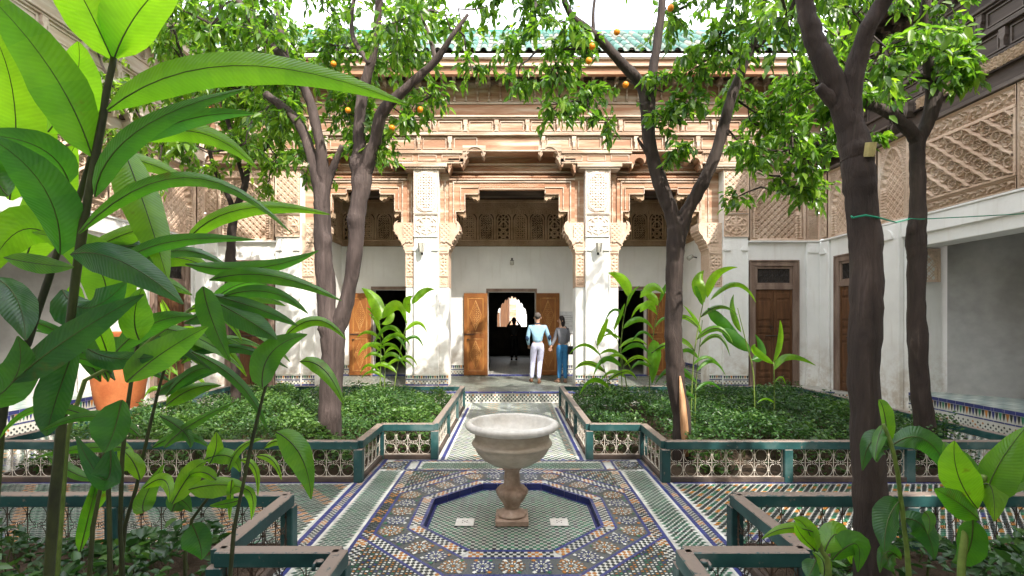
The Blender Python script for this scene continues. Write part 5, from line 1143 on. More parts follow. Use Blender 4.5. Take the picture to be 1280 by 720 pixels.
# ================================================================ GINGER PLANTS
def blade(th, b, m_, t, wpx, tone, Yb, Yt, turn=0.0, Ym=None, mat=None, prof=1.0, fold=.22, rib=True):
    """one leaf: base, middle and tip given by picture position and distance; wpx its broadest width"""
    Ym = Ym or (Yb + Yt) / 2; A, Bm, C = PX(*b, Yb), PX(*m_, Ym), PX(*t, Yt)
    n = 12; rowsn = 5; view = Vector((0, 1, 0)); V = []; tones = []; cen = []
    for i in range(n + 1):
        s = i / n; p = A * (1 - s) ** 2 + (2 * Bm - .5 * A - .5 * C) * 2 * s * (1 - s) + C * s * s; cen.append(p)
    W = wpx / FP * Ym
    for i, p in enumerate(cen):
        s = i / n; d = (cen[min(i + 1, n)] - cen[max(i - 1, 0)]).normalized(); side = d.cross((p - Vector((0, 0, CAMZ))).normalized()).normalized()
        nrm = side.cross(d).normalized(); tw = turn + .25 * math.sin(s * 3 + tone * 9); sd = (side * math.cos(tw) + nrm * math.sin(tw)); nn = (nrm * math.cos(tw) - side * math.sin(tw))
        w_ = W * (math.sin(math.pi * min(1, s ** .72 * .985 + .012)) ** .82) * (1 + .03 * math.sin(s * 21 + tone * 30)) + .002
        for k in range(rowsn):
            q = (k - 2) / 2; V.append(p + sd * (q * w_ * .5) + nn * (abs(q) ** 1.3 * w_ * fold) + nn * (.012 * W * math.sin(s * 38 + q * 3)))
    F = [(i * rowsn + k, i * rowsn + k + 1, (i + 1) * rowsn + k + 1, (i + 1) * rowsn + k) for i in range(n) for k in range(rowsn - 1)]
    tn = np.clip(np.array([tone + .05 * math.sin(i * 1.3) for i in range(n) for k in range(rowsn - 1)]), 0, 1)
    me = npmesh('leaf', np.array([tuple(v) for v in V]), np.array(F), tn); at = me.attributes.new('vein', 'FLOAT', 'POINT'); at.data.foreach_set('value', np.array([(i / n) * 260 * min(1.5, (A - C).length / .5) - abs(k - 2) * 9.0 for i in range(n + 1) for k in range(rowsn)], dtype=np.float32)); at = me.attributes.new('tip', 'FLOAT', 'POINT'); at.data.foreach_set('value', np.array([(i / n) ** 14 * .55 + (.14 if abs(k - 2) == 2 else 0) for i in range(n + 1) for k in range(rowsn)], dtype=np.float32)); o = link('leaf', me, mat or M['ginger'], th, True)
    if rib:
        mb = MB(); mb.tube([p - (p - Vector((0, 0, CAMZ))).normalized() * .0015 for p in cen], [.0032 * (1 - .75 * i / n) * max(.35, Ym / 2.2) for i in range(n + 1)], 4, False); r = mb.build('midrib', M['rib'], o)
    return o
def gstem(th, pts, r0, r1, mat=None, ground=True):
    P = [PX(a, b, y) for a, b, y in pts]
    if ground: P[0] = Vector((P[0].x, P[0].y, .03))
    q, r = wob(P, [r0 + (r1 - r0) * i / (len(P) - 1) for i in range(len(P))], 3)
    return one('stem', mat or M['stem'], th, lambda m: m.tube(q, r, 8), smooth=True)
# --- big near plant: stems
g1 = thing('ginger_plant', 'tallest ginger plant at the left edge with huge backlit leaves', 'plant', (-1.25, 1.3, 0))
gstem(g1, [(55, 1200, 1.35), (62, 720, 1.35), (78, 520, 1.33), (95, 340, 1.31), (118, 205, 1.3), (133, 120, 1.3), (142, 72, 1.3)], .0135, .0075)
gstem(g1, [(-30, 1100, 1.5), (0, 540, 1.5), (35, 430, 1.45), (72, 315, 1.42), (103, 235, 1.4), (125, 150, 1.38)], .011, .007)
FG = [  # base, mid, tip, width px, tone, Yb, Yt, turn
 ((140, 74), (105, 0), (62, -75), 78, .90, 1.30, 1.15, .1), ((143, 72), (185, 0), (262, -62), 74, .95, 1.30, 1.2, -.2),
 ((134, 138), (290, 82), (510, 131), 50, .72, 1.28, 1.15, .15), ((115, 195), (62, 85), (-40, -30), 72, .62, 1.30, 1.1, -.25),
 ((60, 165), (92, 110), (98, 52), 62, .85, 1.5, 1.35, .2), ((12, 250), (18, 130), (-15, 30), 92, .95, 1.6, 1.4, .1),
 ((86, 228), (50, 185), (-30, 168), 44, .30, 1.35, 1.2, .5), ((75, 318), (55, 235), (-25, 165), 62, .22, 1.32, 1.1, .2),
 ((118, 246), (170, 165), (312, 110), 34, .36, 1.25, 1.15, .7), ((172, 177), (240, 148), (318, 142), 24, .25, 1.35, 1.4, .3),
 ((178, 176), (250, 166), (322, 211), 28, .80, 1.45, 1.4, 0), ((150, 176), (180, 255), (210, 352), 54, .82, 1.45, 1.35, .1),
 ((98, 292), (230, 222), (365, 292), 22, .52, 1.28, 1.2, .4), ((232, 303), (300, 262), (412, 268), 24, .78, 1.6, 1.5, .2),
 ((150, 330), (215, 302), (320, 300), 20, .35, 1.35, 1.3, .3), ((88, 318), (150, 326), (229, 380), 52, .12, 1.2, 1.1, .15),
 ((5, 322), (50, 330), (92, 334), 26, .55, 1.25, 1.2, .1), ((-10, 345), (20, 372), (32, 425), 52, .15, 1.25, 1.15, .3),
 ((15, 478), (90, 420), (180, 368), 46, .16, 1.15, 1.25, .2), ((78, 362), (110, 385), (158, 352), 60, .10, 1.4, 1.35, .1),
 ((174, 425), (168, 395), (178, 360), 42, .66, 1.3, 1.25, .1), ((158, 478), (205, 440), (260, 408), 44, .62, 1.25, 1.3, -.2),
 ((110, 436), (145, 448), (192, 446), 32, .14, 1.3, 1.25, .3), ((254, 358), (265, 400), (288, 452), 32, .45, 1.5, 1.5, .2),
 ((328, 484), (340, 440), (384, 418), 38, .42, 1.5, 1.6, .1), ((345, 540), (376, 570), (389, 624), 38, .58, 1.55, 1.5, .15),
 ((232, 330), (320, 335), (398, 313), 22, .35, 1.6, 1.6, .3), ((262, 350), (340, 345), (427, 376), 22, .50, 1.6, 1.5, .3), ((275, 372), (335, 365), (385, 392), 18, .30, 1.6, 1.6, .2),
 ((262, 368), (320, 385), (372, 407), 20, .25, 1.6, 1.55, .2), ((265, 375), (310, 400), (346, 424), 34, .22, 1.6, 1.5, .2), ((355, 422), (395, 400), (432, 424), 16, .70, 1.9, 1.9, .2), ((375, 452), (405, 462), (430, 506), 22, .66, 1.9, 1.8, .2),
 ((70, 300), (22, 290), (-20, 352), 60, .85, 1.7, 1.6, .2), ((130, 405), (120, 330), (40, 290), 70, .78, 1.7, 1.6, .1), ((95, 430), (70, 500), (58, 545), 46, .14, 1.25, 1.2, .3),
 ((152, 500), (142, 540), (130, 566), 52, .20, 1.15, 1.15, .5), ((138, 560), (130, 600), (95, 545), 40, .10, 1.2, 1.2, .3), ((-20, 505), (20, 470), (22, 420), 48, .30, 1.15, 1.15, .3),
 ((10, 245), (-5, 205), (40, 180), 40, .4, 1.5, 1.5, .3), ((175, 545), (120, 520), (50, 540), 16, .35, 1.2, 1.2, .3), ((150, 540), (60, 510), (0, 548), 14, .5, 1.3, 1.3, .4), ((145, 440), (190, 405), (245, 395), 30, .38, 1.5, 1.5, .3),
 ((118, 205), (170, 200), (245, 232), 26, .8, 1.6, 1.6, .2), ((30, 330), (60, 250), (95, 180), 60, .88, 1.8, 1.7, .2), ((205, 560), (240, 530), (300, 500), 14, .5, 1.7, 1.8, .3), ((240, 440), (300, 480), (335, 540), 14, .3, 1.7, 1.7, .3),
]
for b, m_, t, w_, tn, yb, yt, tu in FG: blade(g1, b, m_, t, w_ * .86, tn, yb, yt, tu)
for i in range(34):                                     # thinner crossing leaves between the big ones
    bx, by = random.choice([(215, 440), (168, 425), (262, 368), (240, 390), (110, 330), (135, 470), (200, 500), (150, 350), (90, 440)]); bx += random.uniform(-12, 12); by += random.uniform(-15, 15)
    a = random.uniform(-.7, .55) if bx > 150 else random.uniform(-2.6, .3); L = random.uniform(75, 150); tx_, ty = bx + L * math.cos(a), by + L * math.sin(a) * .7 + 12
    if tx_ > 420: continue
    blade(g1, (bx, by), ((bx + tx_) / 2, (by + ty) / 2 - random.uniform(8, 26)), (tx_, ty), random.uniform(13, 26), random.choice((.15, .25, .35, .6, .75, .85)), 1.9, 1.9 + random.uniform(-.2, .2), random.uniform(-.2, .6))
g2 = thing('ginger_plant', 'low ginger plant with yellow-green leaves beside the near left railing', 'plant', (-1.3, 1.75, 0))
for pts in ([(120, 1000, 1.6), (112, 720, 1.6), (128, 600, 1.6), (130, 560, 1.6)], [(290, 1000, 1.7), (288, 720, 1.7), (305, 600, 1.7), (325, 510, 1.65), (333, 480, 1.6)], [(142, 950, 1.5), (138, 700, 1.5), (135, 600, 1.5), (135, 560, 1.5)], [(150, 950, 1.8), (152, 700, 1.8), (170, 610, 1.8), (200, 480, 1.8), (215, 440, 1.7)],
            [(235, 950, 1.9), (232, 690, 1.9), (262, 620, 1.9), (278, 580, 1.9)], [(180, 1000, 1.7), (150, 660, 1.7), (168, 450, 1.65), (180, 425, 1.6)], [(60, 700, 1.6), (85, 540, 1.6), (160, 450, 1.6), (240, 385, 1.6)]):
    gstem(g2, pts, .008, .0045, M['stem'] if random.random() < .6 else M['stempale'])
FG2 = [((262, 580), (270, 560), (270, 540), 18, .95), ((215, 630), (240, 590), (258, 578), 26, .85), ((255, 575), (285, 570), (300, 590), 20, .7), ((236, 612), (275, 606), (312, 612), 28, .80), ((300, 610), (315, 620), (314, 650), 12, .8), ((175, 600), (165, 575), (148, 560), 18, .9), ((180, 610), (205, 600), (212, 628), 16, .95),
        ((290, 600), (288, 620), (287, 650), 8, .85), ((300, 575), (318, 585), (322, 620), 8, .9), ((320, 570), (340, 575), (352, 600), 8, .9), ((180, 640), (182, 620), (205, 580), 22, .6), ((215, 640), (225, 625), (240, 640), 26, .35), ((300, 625), (280, 630), (262, 632), 10, .55), ((100, 690), (112, 640), (125, 585), 16, .55), ((120, 640), (128, 610), (135, 590), 18, .6),
        ((160, 560), (110, 560), (45, 572), 12, .5), ((150, 590), (155, 570), (148, 545), 20, .85), ((240, 655), (250, 680), (252, 700), 34, .15), ((270, 600), (250, 590), (230, 600), 14, .8), ((60, 570), (90, 590), (120, 600), 14, .5), ((330, 560), (352, 552), (372, 575), 10, .85), ((190, 560), (230, 545), (262, 560), 12, .35), ((285, 590), (300, 560), (330, 548), 10, .75), ((200, 520), (230, 540), (238, 560), 14, .3)]
for i, (b, m_, t, w_, tn) in enumerate(FG2): blade(g2, b, m_, t, w_, tn, 1.75, 1.75 + random.uniform(-.1, .1), random.uniform(-.2, .5))
# --- near right plants
g3 = thing('ginger_plant', 'broad-leaved ginger plant at the right edge with glossy light green leaves', 'plant', (1.8, 1.85, 0))
gstem(g3, [(1195, 900, 1.9), (1202, 700, 1.9), (1222, 620, 1.88), (1230, 595, 1.85)], .014, .010, M['stempale'])
for b, m_, t, w_, tn in [((1235, 620), (1275, 575), (1330, 560), 44, .70), ((1216, 650), (1210, 690), (1190, 702), 30, .35), ((1222, 600), (1195, 575), (1180, 552), 30, .5)]: blade(g3, b, m_, t, w_, tn, 1.85, 1.95, .1)
for b, m_, t, w_, tn in [((1222, 636), (1198, 595), (1193, 551), 40, .82), ((1232, 628), (1246, 585), (1284, 532), 44, .72), ((1224, 650), (1200, 630), (1168, 611), 30, .5), ((1228, 606), (1240, 612), (1243, 652), 34, .92), ((1236, 618), (1262, 580), (1300, 570), 40, .6)]: blade(g3, b, m_, t, w_, tn, 1.85, 1.8, random.uniform(-.2, .3))
g4 = thing('ginger_plant', 'dark-leaved ginger stem standing just right of the big near trunk', 'plant', (1.75, 2.2, 0))
gstem(g4, [(1140, 950, 2.2), (1136, 720, 2.2), (1128, 640, 2.2), (1118, 570, 2.15), (1104, 530, 2.15)], .012, .007, M['stempale'])
for b, m_, t, w_, tn in [((1113, 560), (1090, 552), (1078, 588), 26, .20), ((1116, 556), (1160, 552), (1194, 612), 30, .22), ((1126, 625), (1110, 650), (1106, 690), 32, .18), ((1130, 648), (1155, 660), (1168, 700), 34, .15), ((1112, 560), (1098, 560), (1096, 578), 18, .3), ((1106, 530), (1098, 548), (1094, 575), 14, .45), ((1110, 555), (1105, 515), (1098, 500), 18, .75), ((1120, 690), (1110, 700), (1118, 715), 20, .4), ((1155, 640), (1162, 650), (1160, 668), 14, .5), ((1126, 700), (1108, 690), (1100, 716), 16, .3)]:
    blade(g4, b, m_, t, w_, tn, 2.2, 2.15 + random.uniform(-.1, .1), random.uniform(-.2, .5))
g5 = thing('ginger_plant', 'short ginger shoot with a wilted leaf left of the big near trunk', 'plant', (1.35, 2.2, 0))
gstem(g5, [(1038, 900, 2.2), (1036, 720, 2.2), (1028, 690, 2.2), (1022, 672, 2.2)], .014, .009, M['stempale'])
for b, m_, t, w_, tn in [((1025, 668), (985, 660), (952, 674), 12, .85), ((1018, 690), (1008, 660), (992, 648), 20, .8), ((1030, 692), (1048, 668), (1064, 705), 32, .72), ((1040, 700), (1070, 680), (1072, 715), 30, .45), ((1020, 700), (1015, 712), (1010, 722), 22, .2), ((1022, 690), (1004, 672), (994, 655), 14, .85), ((1030, 720), (1028, 700), (1015, 690), 16, .8)]:
    blade(g5, b, m_, t, w_, tn, 2.2, 2.2 + random.uniform(-.1, .1), random.uniform(-.2, .4))
# --- mid distance clumps, leaves set alternately up each stem
def clump(label, Y, stems, nl, ln, tone, loc, extra=()):
    th = thing('ginger_plant', label, 'plant', loc)
    for st in stems:
        pts = [(a, b, Y + dy) for a, b, dy in st]; gstem(th, pts, .012, .005, M['stempale'])
        n = nl
        for i in range(n):
            s = .32 + .66 * i / n; k = s * (len(st) - 1); j = int(min(k, len(st) - 2)); f = k - j
            bx = st[j][0] + (st[j + 1][0] - st[j][0]) * f; by = st[j][1] + (st[j + 1][1] - st[j][1]) * f
            sd = 1 if (i % 2) else -1; L = ln * random.uniform(.7, 1.2) * (1.0 if s < .9 else .85); up = 20 * (s - .3) + random.uniform(-4, 8) * 1
            if s > .86: m_ = (bx + sd * L * .22, by - L * .55); t = (bx + sd * L * random.uniform(.3, .6), by - L * random.uniform(.75, 1.0))
            else: m_ = (bx + sd * L * .52, by - L * .26 - up * .25); t = (bx + sd * L * random.uniform(.85, 1.05), by + L * random.uniform(-.1, .38))
            dy = random.uniform(-.25, .25); blade(th, (bx, by), m_, t, L * random.uniform(.11, .18), np.clip(random.gauss(tone, .18), 0, 1), Y, Y + dy, random.uniform(-.3, .5), rib=L > 40)
    for b, m_, t, w_, tn in extra: blade(th, b, m_, t, w_, tn, Y, Y + random.uniform(-.2, .2), random.uniform(-.2, .4), rib=False)
    return th
clump('bright ginger plant in the far left bed before the open honey-coloured door', 9.3, [[(474, 510, 0), (476, 440, 0), (474, 400, 0)], [(488, 512, 0), (500, 440, .1), (511, 395, .1)], [(480, 512, .1), (481, 450, .1), (478, 415, .1)]], 7, 32, .85, (-2.4, 9.3, 0),
      [((475, 400), (468, 375), (452, 360), 17, .95), ((477, 405), (488, 395), (482, 380), 10, .9), ((478, 398), (495, 382), (508, 398), 13, .95), ((512, 392), (508, 378), (516, 370), 10, .85), ((515, 380), (528, 365), (543, 362), 9, .8)])
clump('bright ginger plant in the far right bed before the white pillar', 9.0, [[(780, 512, 0), (776, 430, 0), (786, 366, 0)], [(788, 512, .2), (778, 450, .2), (764, 400, .2)], [(810, 512, 0), (815, 430, .1), (828, 360, .1)], [(769, 515, -.1), (758, 470, -.1), (742, 420, -.1)]], 6, 36, .72, (2.1, 9.0, 0),
      [((786, 372), (778, 350), (760, 341), 13, .9), ((800, 372), (815, 358), (830, 368), 12, .9), ((817, 425), (819, 450), (815, 480), 17, .6), ((822, 382), (812, 368), (800, 365), 10, .9), ((800, 390), (812, 380), (820, 392), 9, .95)])
clump('tall ginger plant with long arching leaves right of the V-shaped tree', 6.9, [[(862, 530, 0), (868, 440, 0), (882, 365, 0)], [(868, 530, .1), (870, 480, .1), (878, 400, .1)]], 7, 42, .55, (2.6, 6.9, 0),
      [((880, 378), (872, 355), (880, 338), 16, .92), ((884, 372), (895, 345), (922, 334), 11, .95), ((888, 375), (920, 355), (945, 378), 7, .8), ((885, 385), (905, 405), (925, 420), 14, .3), ((926, 415), (915, 390), (917, 368), 8, .7), ((938, 440), (915, 420), (902, 412), 16, .35), ((940, 450), (952, 440), (944, 418), 11, .35)])
_t = [o for o in COL.objects if o.name.startswith('ginger_plant') and 'arching' in o.get('label', '')][0]
gstem(_t, [(944, 530, 6.7), (942, 470, 6.7), (933, 430, 6.7), (922, 385, 6.7)], .010, .005, M['stempale'])
clump('single young ginger shoot in front of the brown double door', 6.6, [[(968, 530, 0), (968, 490, 0), (967, 452, 0)]], 2, 24, .75, (3.5, 6.6, 0), [((967, 452), (975, 425), (975, 400), 7, .9), ((967, 455), (945, 440), (944, 430), 9, .8), ((968, 462), (985, 445), (1020, 457), 10, .75)])
clump('thin ginger shoots behind the near left leaves, in the far left bed', 7.5, [[(205, 540, 0), (212, 470, 0), (222, 400, 0)], [(222, 540, .1), (222, 470, .1), (210, 390, .1)]], 7, 46, .75, (-5.2, 7.5, 0))

# ================================================================ LAMPS, SIGN, JAR
def lantern(label, x, d, z, small=False):
    P = Vector(back(x, d, z)); th = thing('wall_lantern', label, 'lamp', P)
    one('bracket', M['iron'], th, lambda m: (m.tube([P, P + Vector((0, -.10, .02)), P + Vector((0, -.13, -.02))], .010, 6), m.box(P.x - .025, P.x + .025, P.y - .012, P.y, P.z - .06, P.z + .06)), smooth=False)
    q = P + Vector((0, -.13, 0)); one('glass_shade', M['glass'], th, lambda m: m.lathe([(.0, -.02), (.045, -.02), (.055, 0), (.085, .20), (.03, .24), (0, .25)] if not small else [(0, -.16), (.05, -.15), (.06, -.09), (.045, -.03), (0, -.02)], q, 6))
    one('cage', M['iron'], th, lambda m: [m.tube([q + Vector((.056 * math.cos(a), .056 * math.sin(a), 0)), q + Vector((.087 * math.cos(a), .087 * math.sin(a), .20))], .005, 4) for a in [i * math.pi / 3 for i in range(6)]] if not small else m.lathe([(0, 0), (.05, -.02), (.055, -.035), (0, -.03)], q, 8))
lantern('small caged lantern on the white pillar left of the central doorway', -2.15, .001, 3.42); lantern('small caged lantern on the white pillar right of the central doorway', 2.06, .001, 3.42)
lantern('little glass lamp fixed to the wall above the central doorway', 0, -2.2, 3.50, True)
lp = PX(869, 322, 12.9); th = thing('wall_lamp', 'small spotlight on the side wall of the right-hand alcove', 'lamp', (4.84, 12.9, lp.z))
one('arm', M['iron'], th, lambda m: m.tube([(4.84, 12.9, lp.z), (4.70, 12.9, lp.z + .03)], .015, 6)); one('lamp_head', M['glass'], th, lambda m: m.tube([(4.72, 12.9, lp.z + .04), (4.60, 12.85, lp.z - .03)], [.045, .065], 10), smooth=True)
th = thing('floodlight', 'round pale floodlight on the right wing beside the white column', 'lamp', (7.3, 10.15, 3.4)); one('housing', M['plaster'], th, lambda m: (m.lathe([(0, -.06), (.06, -.05), (.085, 0), (.06, .05), (0, .06)], (7.25, 9.97, 3.41), 12)), smooth=True); one('arm', M['iron'], th, lambda m: m.tube([(7.4, 9.97, 3.41), (7.3, 9.97, 3.41)], .015, 6))
th = thing('info_sign', 'pale information panel on the wall beside the right door leaf', 'sign', (1.62, 13.98, 1.6))
B('board', M['board'], th, back, (1.36, 1.92, -2.198, -2.185, 1.42, 2.04)); 
one('text_line', M['print'], th, lambda m: [m.box(1.42, 1.42 + w_, -2.1848, -2.1835, 1.92 - i * .06, 1.935 - i * .06) for i, w_ in enumerate((.26, .30, .27, .30, .22, .28))], back); one('symbol', M['navy'], th, lambda m: (m.lathe([(0, 0), (.035, 0), (.035, .03), (0, .03)], (1.83, -2.184, 1.90), 10), m.box(1.80, 1.86, -2.1848, -2.183, 1.60, 1.74)), back)
B('sign_edge', M['iron'], th, back, (1.34, 1.94, -2.198, -2.186, 1.405, 1.418))
jp = PX(160, 500, 8.6); th = thing('terracotta_jar', 'large orange terracotta jar half hidden behind the near left leaves', 'jar', (-6.85, 8.6, .0)); one('body', M['terracotta'], th, lambda m: m.lathe([(.0, .0), (.22, .0), (.26, .08), (.36, .45), (.40, .75), (.36, 1.05), (.25, 1.28), (.17, 1.38), (.16, 1.50), (.21, 1.56), (.19, 1.58), (.13, 1.45)], (-6.85, 8.6, .02), 32), smooth=True)
one('painted_band', M['iron'], th, lambda m: [m.tube([(-6.85 + r_ * math.cos(a) * (1 + .0), 8.6 + r_ * math.sin(a), z_ + .02 * math.sin(a * 14)) for a in [i * math.pi / 42 for i in range(85)]], .007, 3, False) for r_, z_ in ((.335, 1.12), (.27, 1.25))])

# ================================================================ PEOPLE
def skinm(name, mat, parent, verts, edges, radii, loc, sub=2, rot=0.0):
    me = bpy.data.meshes.new(name); me.from_pydata(verts, edges, []); me.materials.append(mat); o = bpy.data.objects.new(name, me); COL.objects.link(o); o.parent = parent; o.location = loc; o.rotation_euler.z = rot
    s = o.modifiers.new('skin', 'SKIN'); s.use_smooth_shade = True
    for i, r in enumerate(radii): v = me.skin_vertices[0].data[i]; v.radius = (r, r) if not isinstance(r, tuple) else r; v.use_root = (i == 0)
    ss = o.modifiers.new('subsurf', 'SUBSURF'); ss.levels = sub; ss.render_levels = sub; return o
def person(label, root, H, J, top, legs, hairm, shoe, long_hair=False, rot=0.0, headdir=(0, 1), bulk=1.0, extras=None):
    th = thing('person', label, 'person', root); k = H / 1.75
    def v(p): return tuple(c * k for c in p)
    # body: one continuous skin from pelvis to head, arms with hands and legs
    names = ['pelvis', 'waist', 'chest', 'neck', 'head0', 'head1', 'head2', 'shL', 'elL', 'wrL', 'haL', 'shR', 'elR', 'wrR', 'haR', 'hipL', 'knL', 'anL', 'toL', 'hipR', 'knR', 'anR', 'toR']
    E = [(0, 1), (1, 2), (2, 3), (3, 4), (4, 5), (5, 6), (2, 7), (7, 8), (8, 9), (9, 10), (2, 11), (11, 12), (12, 13), (13, 14), (0, 15), (15, 16), (16, 17), (17, 18), (0, 19), (19, 20), (20, 21), (21, 22)]
    Rr = [.12, .105, .125, .05, .062, .085, .07, .055, .040, .027, .022, .055, .040, .027, .022, .088, .058, .038, .035, .088, .058, .038, .035]
    Vv = [v(J[n]) for n in names]; skinm('body', M['skin'], th, Vv, E, [r * k * .92 for r in Rr], (0, 0, 0), 2, rot)
    up = [0, 1, 2, 7, 8, 9, 11, 12, 13]; mp = {a: i for i, a in enumerate(up)}; E2 = [(mp[a], mp[b]) for a, b in E if a in mp and b in mp]
    V2 = [list(Vv[i]) for i in up]; V2.append([Vv[2][0], Vv[2][1], Vv[2][2] + .10 * k]); E2.append((mp[2], len(V2) - 1)); R2 = [(Rr[i] * 1.13 + .006) * k * bulk for i in up] + [.072 * k]
    V2[0] = [V2[0][0], V2[0][1], V2[0][2] + .015 * k]; R2[0] = .137 * k * bulk; R2[1] = .128 * k * bulk; skinm('sweater', top, th, [tuple(q) for q in V2], E2, R2, (0, 0, 0), 2, rot)
    lo = [0, 15, 16, 17, 19, 20, 21]; mp = {a: i for i, a in enumerate(lo)}; E3 = [(mp[a], mp[b]) for a, b in E if a in mp and b in mp]; R3 = [(Rr[i] * 1.08 + .012) * k for i in lo]; R3[0] = .125 * k; E3.append((0, 7)); V3 = [Vv[i] for i in lo] + [(Vv[0][0], Vv[0][1], Vv[0][2] + .10 * k)]; R3.append(.11 * k)
    skinm('trousers', legs, th, V3, E3, R3, (0, 0, 0), 2, rot)
    # fingers on each hand
    for a, b in (('wrL', 'haL'), ('wrR', 'haR')):
        w_, h_ = Vector(v(J[a])), Vector(v(J[b])); d = (h_ - w_).normalized(); sd = d.cross(Vector((0, 1, 0))).normalized(); vs, es = [tuple(h_ - d * .01)], []
        for i in range(4): s0 = h_ + sd * (i - 1.5) * .018 * k + d * .015; m1 = s0 + d * (.035 + .006 * (1 if i in (1, 2) else 0)) * k; n = len(vs); vs += [tuple(s0), tuple(m1), tuple(m1 + (d * .6 + Vector((0, .5, 0))).normalized() * .028 * k)]; es += [(0, n), (n, n + 1), (n + 1, n + 2)]
        n = len(vs); vs += [tuple(h_ - sd * .035 * k), tuple(h_ - sd * .045 * k + d * .03 * k)]; es += [(0, n), (n, n + 1)]; skinm('hand', M['skin'], th, vs, es, [.017 * k] + [.0085 * k] * (len(vs) - 1), (0, 0, 0), 1, rot)
    hd = Vector(v(J['head1'])); hx = Vector((headdir[0], headdir[1], 0)).normalized()
    rm = Matrix.Rotation(rot, 3, 'Z')
    def hair(m):
        n = 10
        for i in range(n + 1):
            for q in range(16):
                a = math.pi * i / n; b_ = 2 * math.pi * q / 16; r = .102 * k; p = Vector((r * .86 * math.sin(a) * math.cos(b_), r * math.sin(a) * math.sin(b_), r * 1.12 * math.cos(a)))
                fr = p.normalized().dot(hx)
                if fr > .35 and p.z < .04 * k: p *= .78
                if p.z < -.035 * k and not long_hair: p *= .74
                if long_hair and p.z < 0 and fr < .3: p = Vector((p.x * 1.0 - hx.x * .02, p.y - hx.y * .02, p.z * 2.1))
                w_ = rm @ (hd + Vector((0, 0, .022 * k)) - hx * .014 * k + p); m.V.append(tuple(w_ + th.location))
        for i in range(n):
            for q in range(16): a = i * 16 + q; b_ = i * 16 + (q + 1) % 16; m.face((a, b_, b_ + 16, a + 16))
    one('hair', hairm, th, hair, smooth=True)
    def face(m):
        for s in (-1, 1):
            sdv = Vector((-hx.y, hx.x, 0)) * s; c = rm @ (hd + sdv * .083 * k + Vector((0, 0, -.005))) + th.location; m.lathe([(0, -.03 * k), (.014 * k, -.02 * k), (.018 * k, .01 * k), (0, .03 * k)], c, 8)
        c = hd + hx * .088 * k; m.tube([rm @ (c + Vector((0, 0, .02 * k))) + th.location, rm @ (c + hx * .022 * k + Vector((0, 0, -.015 * k))) + th.location, rm @ (c + Vector((0, 0, -.022 * k))) + th.location], [.006 * k, .013 * k, .008 * k], 6)
    one('ears_and_nose', M['skin'], th, face, smooth=True)
    def eyes(m):
        for s in (-1, 1):
            sdv = Vector((-hx.y, hx.x, 0)) * s; c = rm @ (hd + hx * .086 * k + sdv * .032 * k + Vector((0, 0, .018 * k))) + th.location; m.lathe([(0, -.006), (.009, 0), (0, .006)], c, 8)
        c = rm @ (hd + hx * .086 * k + Vector((0, 0, -.04 * k))) + th.location; sv = rm @ Vector((-hx.y, hx.x, 0)); m.tube([c - sv * .02, c + sv * .02], .005, 5)
    one('eyes_and_mouth', M['hairdark'], th, eyes)
    for a, b in (('anL', 'toL'), ('anR', 'toR')):
        A, Bq = Vector(v(J[a])), Vector(v(J[b])); d = (Bq - A); d.z = 0; d.normalize(); z = min(A.z, Bq.z) - .01
        skinm('shoe', shoe, th, [tuple(Vector((A.x, A.y, z)) - d * .035), tuple(Vector((A.x, A.y, z)) + d * .06), tuple(Vector((A.x, A.y, z - .006)) + d * .15), tuple(Vector((A.x, A.y, z - .01)) + d * .20)], [(0, 1), (1, 2), (2, 3)], [(.042 * k, .05 * k), (.045 * k, .05 * k), (.045 * k, .035 * k), (.03 * k, .022 * k)], (0, 0, 0), 2, rot)
    return th
ym = 12.45; xm = (672 - 640) / FP * ym
JM = dict(pelvis=(0, 0, .97), waist=(0, 0, 1.12), chest=(0, -.01, 1.34), neck=(0, 0, 1.49), head0=(0, .01, 1.55), head1=(0, .01, 1.64), head2=(0, .0, 1.71), shL=(-.19, 0, 1.40), elL=(-.25, -.02, 1.13), wrL=(-.22, .12, .95), haL=(-.20, .17, .90),
          shR=(.19, 0, 1.40), elR=(.28, .0, 1.15), wrR=(.32, .05, .93), haR=(.335, .06, .86), hipL=(-.085, 0, .90), knL=(-.12, .10, .52), anL=(-.15, .06, .10), toL=(-.17, .17, .06), hipR=(.085, 0, .90), knR=(.06, .10, .50), anR=(.02, -.16, .11), toR=(.05, -.03, .05))
man = person('grey-haired man seen from behind in a light blue sweater and pale trousers, holding hands', (xm, ym, GZ), 1.76, JM, M['sweater'], M['trousers'], M['hairgrey'], M['shoe'])
one('collar', M['navy'], man, lambda m: m.tube([(xm + .062 * math.cos(a), ym + .062 * math.sin(a), GZ + 1.50) for a in [i * .524 for i in range(13)]], .014, 6), smooth=True)
for q in ((-.262, -.05, 1.13), (.30, -.045, 1.15)): one('elbow_patch', M['navy'], man, lambda m: m.lathe([(0, -.07), (.034, -.045), (.046, 0), (.034, .045), (0, .07)], (xm + q[0], ym + q[1] + .005, GZ + q[2]), 10), smooth=True)
yw = 12.5; xw = (703 - 640) / FP * yw
JW = dict(pelvis=(0, 0, .96), waist=(.0, 0, 1.12), chest=(-.01, 0, 1.34), neck=(-.02, 0, 1.49), head0=(-.03, 0, 1.55), head1=(-.035, -.01, 1.64), head2=(-.03, 0, 1.71), shL=(-.13, .05, 1.40), elL=(-.20, .02, 1.15), wrL=(-.29, -.03, .97), haL=(-.32, -.04, .90),
          shR=(.13, -.05, 1.40), elR=(.16, -.02, 1.13), wrR=(.10, .10, 1.05), haR=(.05, .16, 1.05), hipL=(-.08, 0, .90), knL=(-.06, .07, .52), anL=(-.09, -.02, .10), toL=(-.15, .08, .05), hipR=(.08, 0, .90), knR=(.07, .03, .50), anR=(.08, -.04, .10), toR=(.07, .08, .05))
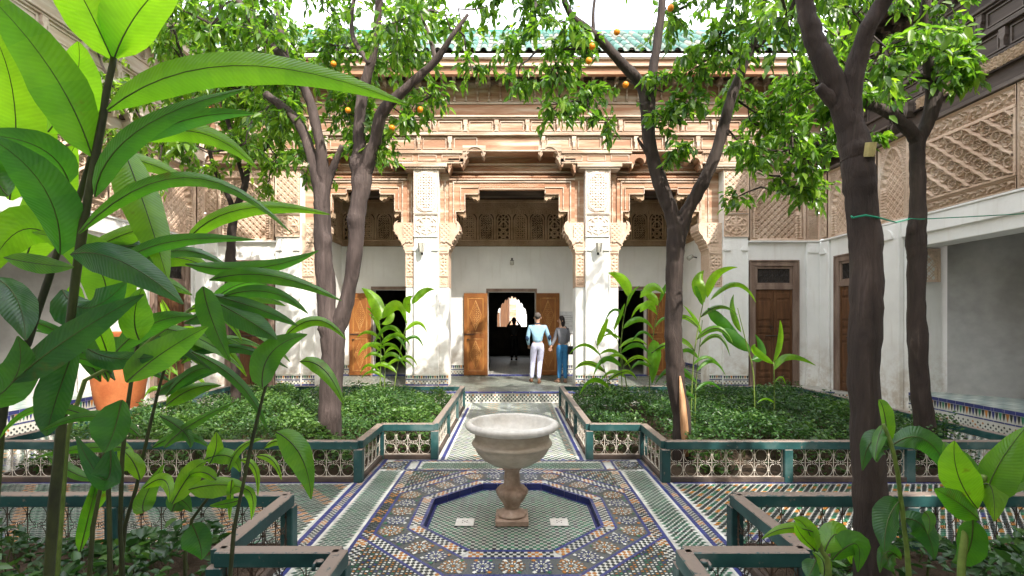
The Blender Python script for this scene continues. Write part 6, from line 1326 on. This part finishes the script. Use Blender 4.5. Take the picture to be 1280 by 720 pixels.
wom = person('dark-haired woman in grey jumper and blue jeans turning her head, black handbag', (xw, yw, GZ), 1.68, JW, M['greyknit'], M['jeans'], M['hairdark'], M['tanshoe'], True, 0.0, (-1, -.35))
bg_ = thing('handbag', 'black leather handbag hanging at the hip of the woman in jeans', 'bag', (xw + .2, yw - .03, GZ + .75)); one('bag_body', M['bagblack'], bg_, lambda m: m.box(xw + .12, xw + .30, yw - .14, yw + .05, GZ + .72, GZ + .93), bevel=.03)
one('strap', M['bagblack'], bg_, lambda m: m.tube([(xw + .2, yw - .02, GZ + .92), (xw + .17, yw - .06, GZ + 1.15), (xw + .12, yw - .10, GZ + 1.36), (xw + .08, yw - .03, GZ + 1.43)], .010, 5))
yv = 19.5; xv = (642.5 - 640) / FP * yv
JV = dict(JM); JV.update(elL=(-.27, .12, 1.38), wrL=(-.13, .26, 1.60), haL=(-.08, .28, 1.66), elR=(.27, .12, 1.38), wrR=(.13, .26, 1.60), haR=(.08, .28, 1.66), anR=(.09, 0, .10), toR=(.10, .12, .05), knR=(.09, .03, .5), knL=(-.09, .03, .5), anL=(-.09, 0, .10), toL=(-.10, .12, .05))
vis = person('visitor silhouetted in the dark hall with both arms raised to take a photo', (xv, yv, GZ), 1.68, JV, M['greycoat'], M['bagblack'], M['hairdark'], M['bagblack'], True, 0.0, (0, 1))
ph = thing('phone', 'black phone held up by the silhouetted visitor', 'phone', (xv, yv + .31, GZ + 1.6)); one('case', M['bagblack'], ph, lambda m: m.box(xv - .075, xv + .075, yv + .30, yv + .31, GZ + 1.56, GZ + 1.64), bevel=.003)

# ---------------------------------------------------------------- groups of repeated things
GR = {'orange_tree': 'orange trees growing in the courtyard beds', 'garden_railing': 'teal railings round the four flower beds', 'ginger_plant': 'ginger plants in the flower beds', 'drain_cover': 'drain stones in the sunken octagon', 'wall_lantern': 'small wall lanterns on the palace front', 'garden_tap': 'tap handles on the near railings', 'side_wing': 'long side wings of the courtyard', 'person': 'visitors to the palace', 'ground_cover': 'shrub beds'}
for o in COL.objects:
    k = o.name.split('.')[0]
    if o.parent is None and k in GR and 'label' in o: o['group'] = GR[k]
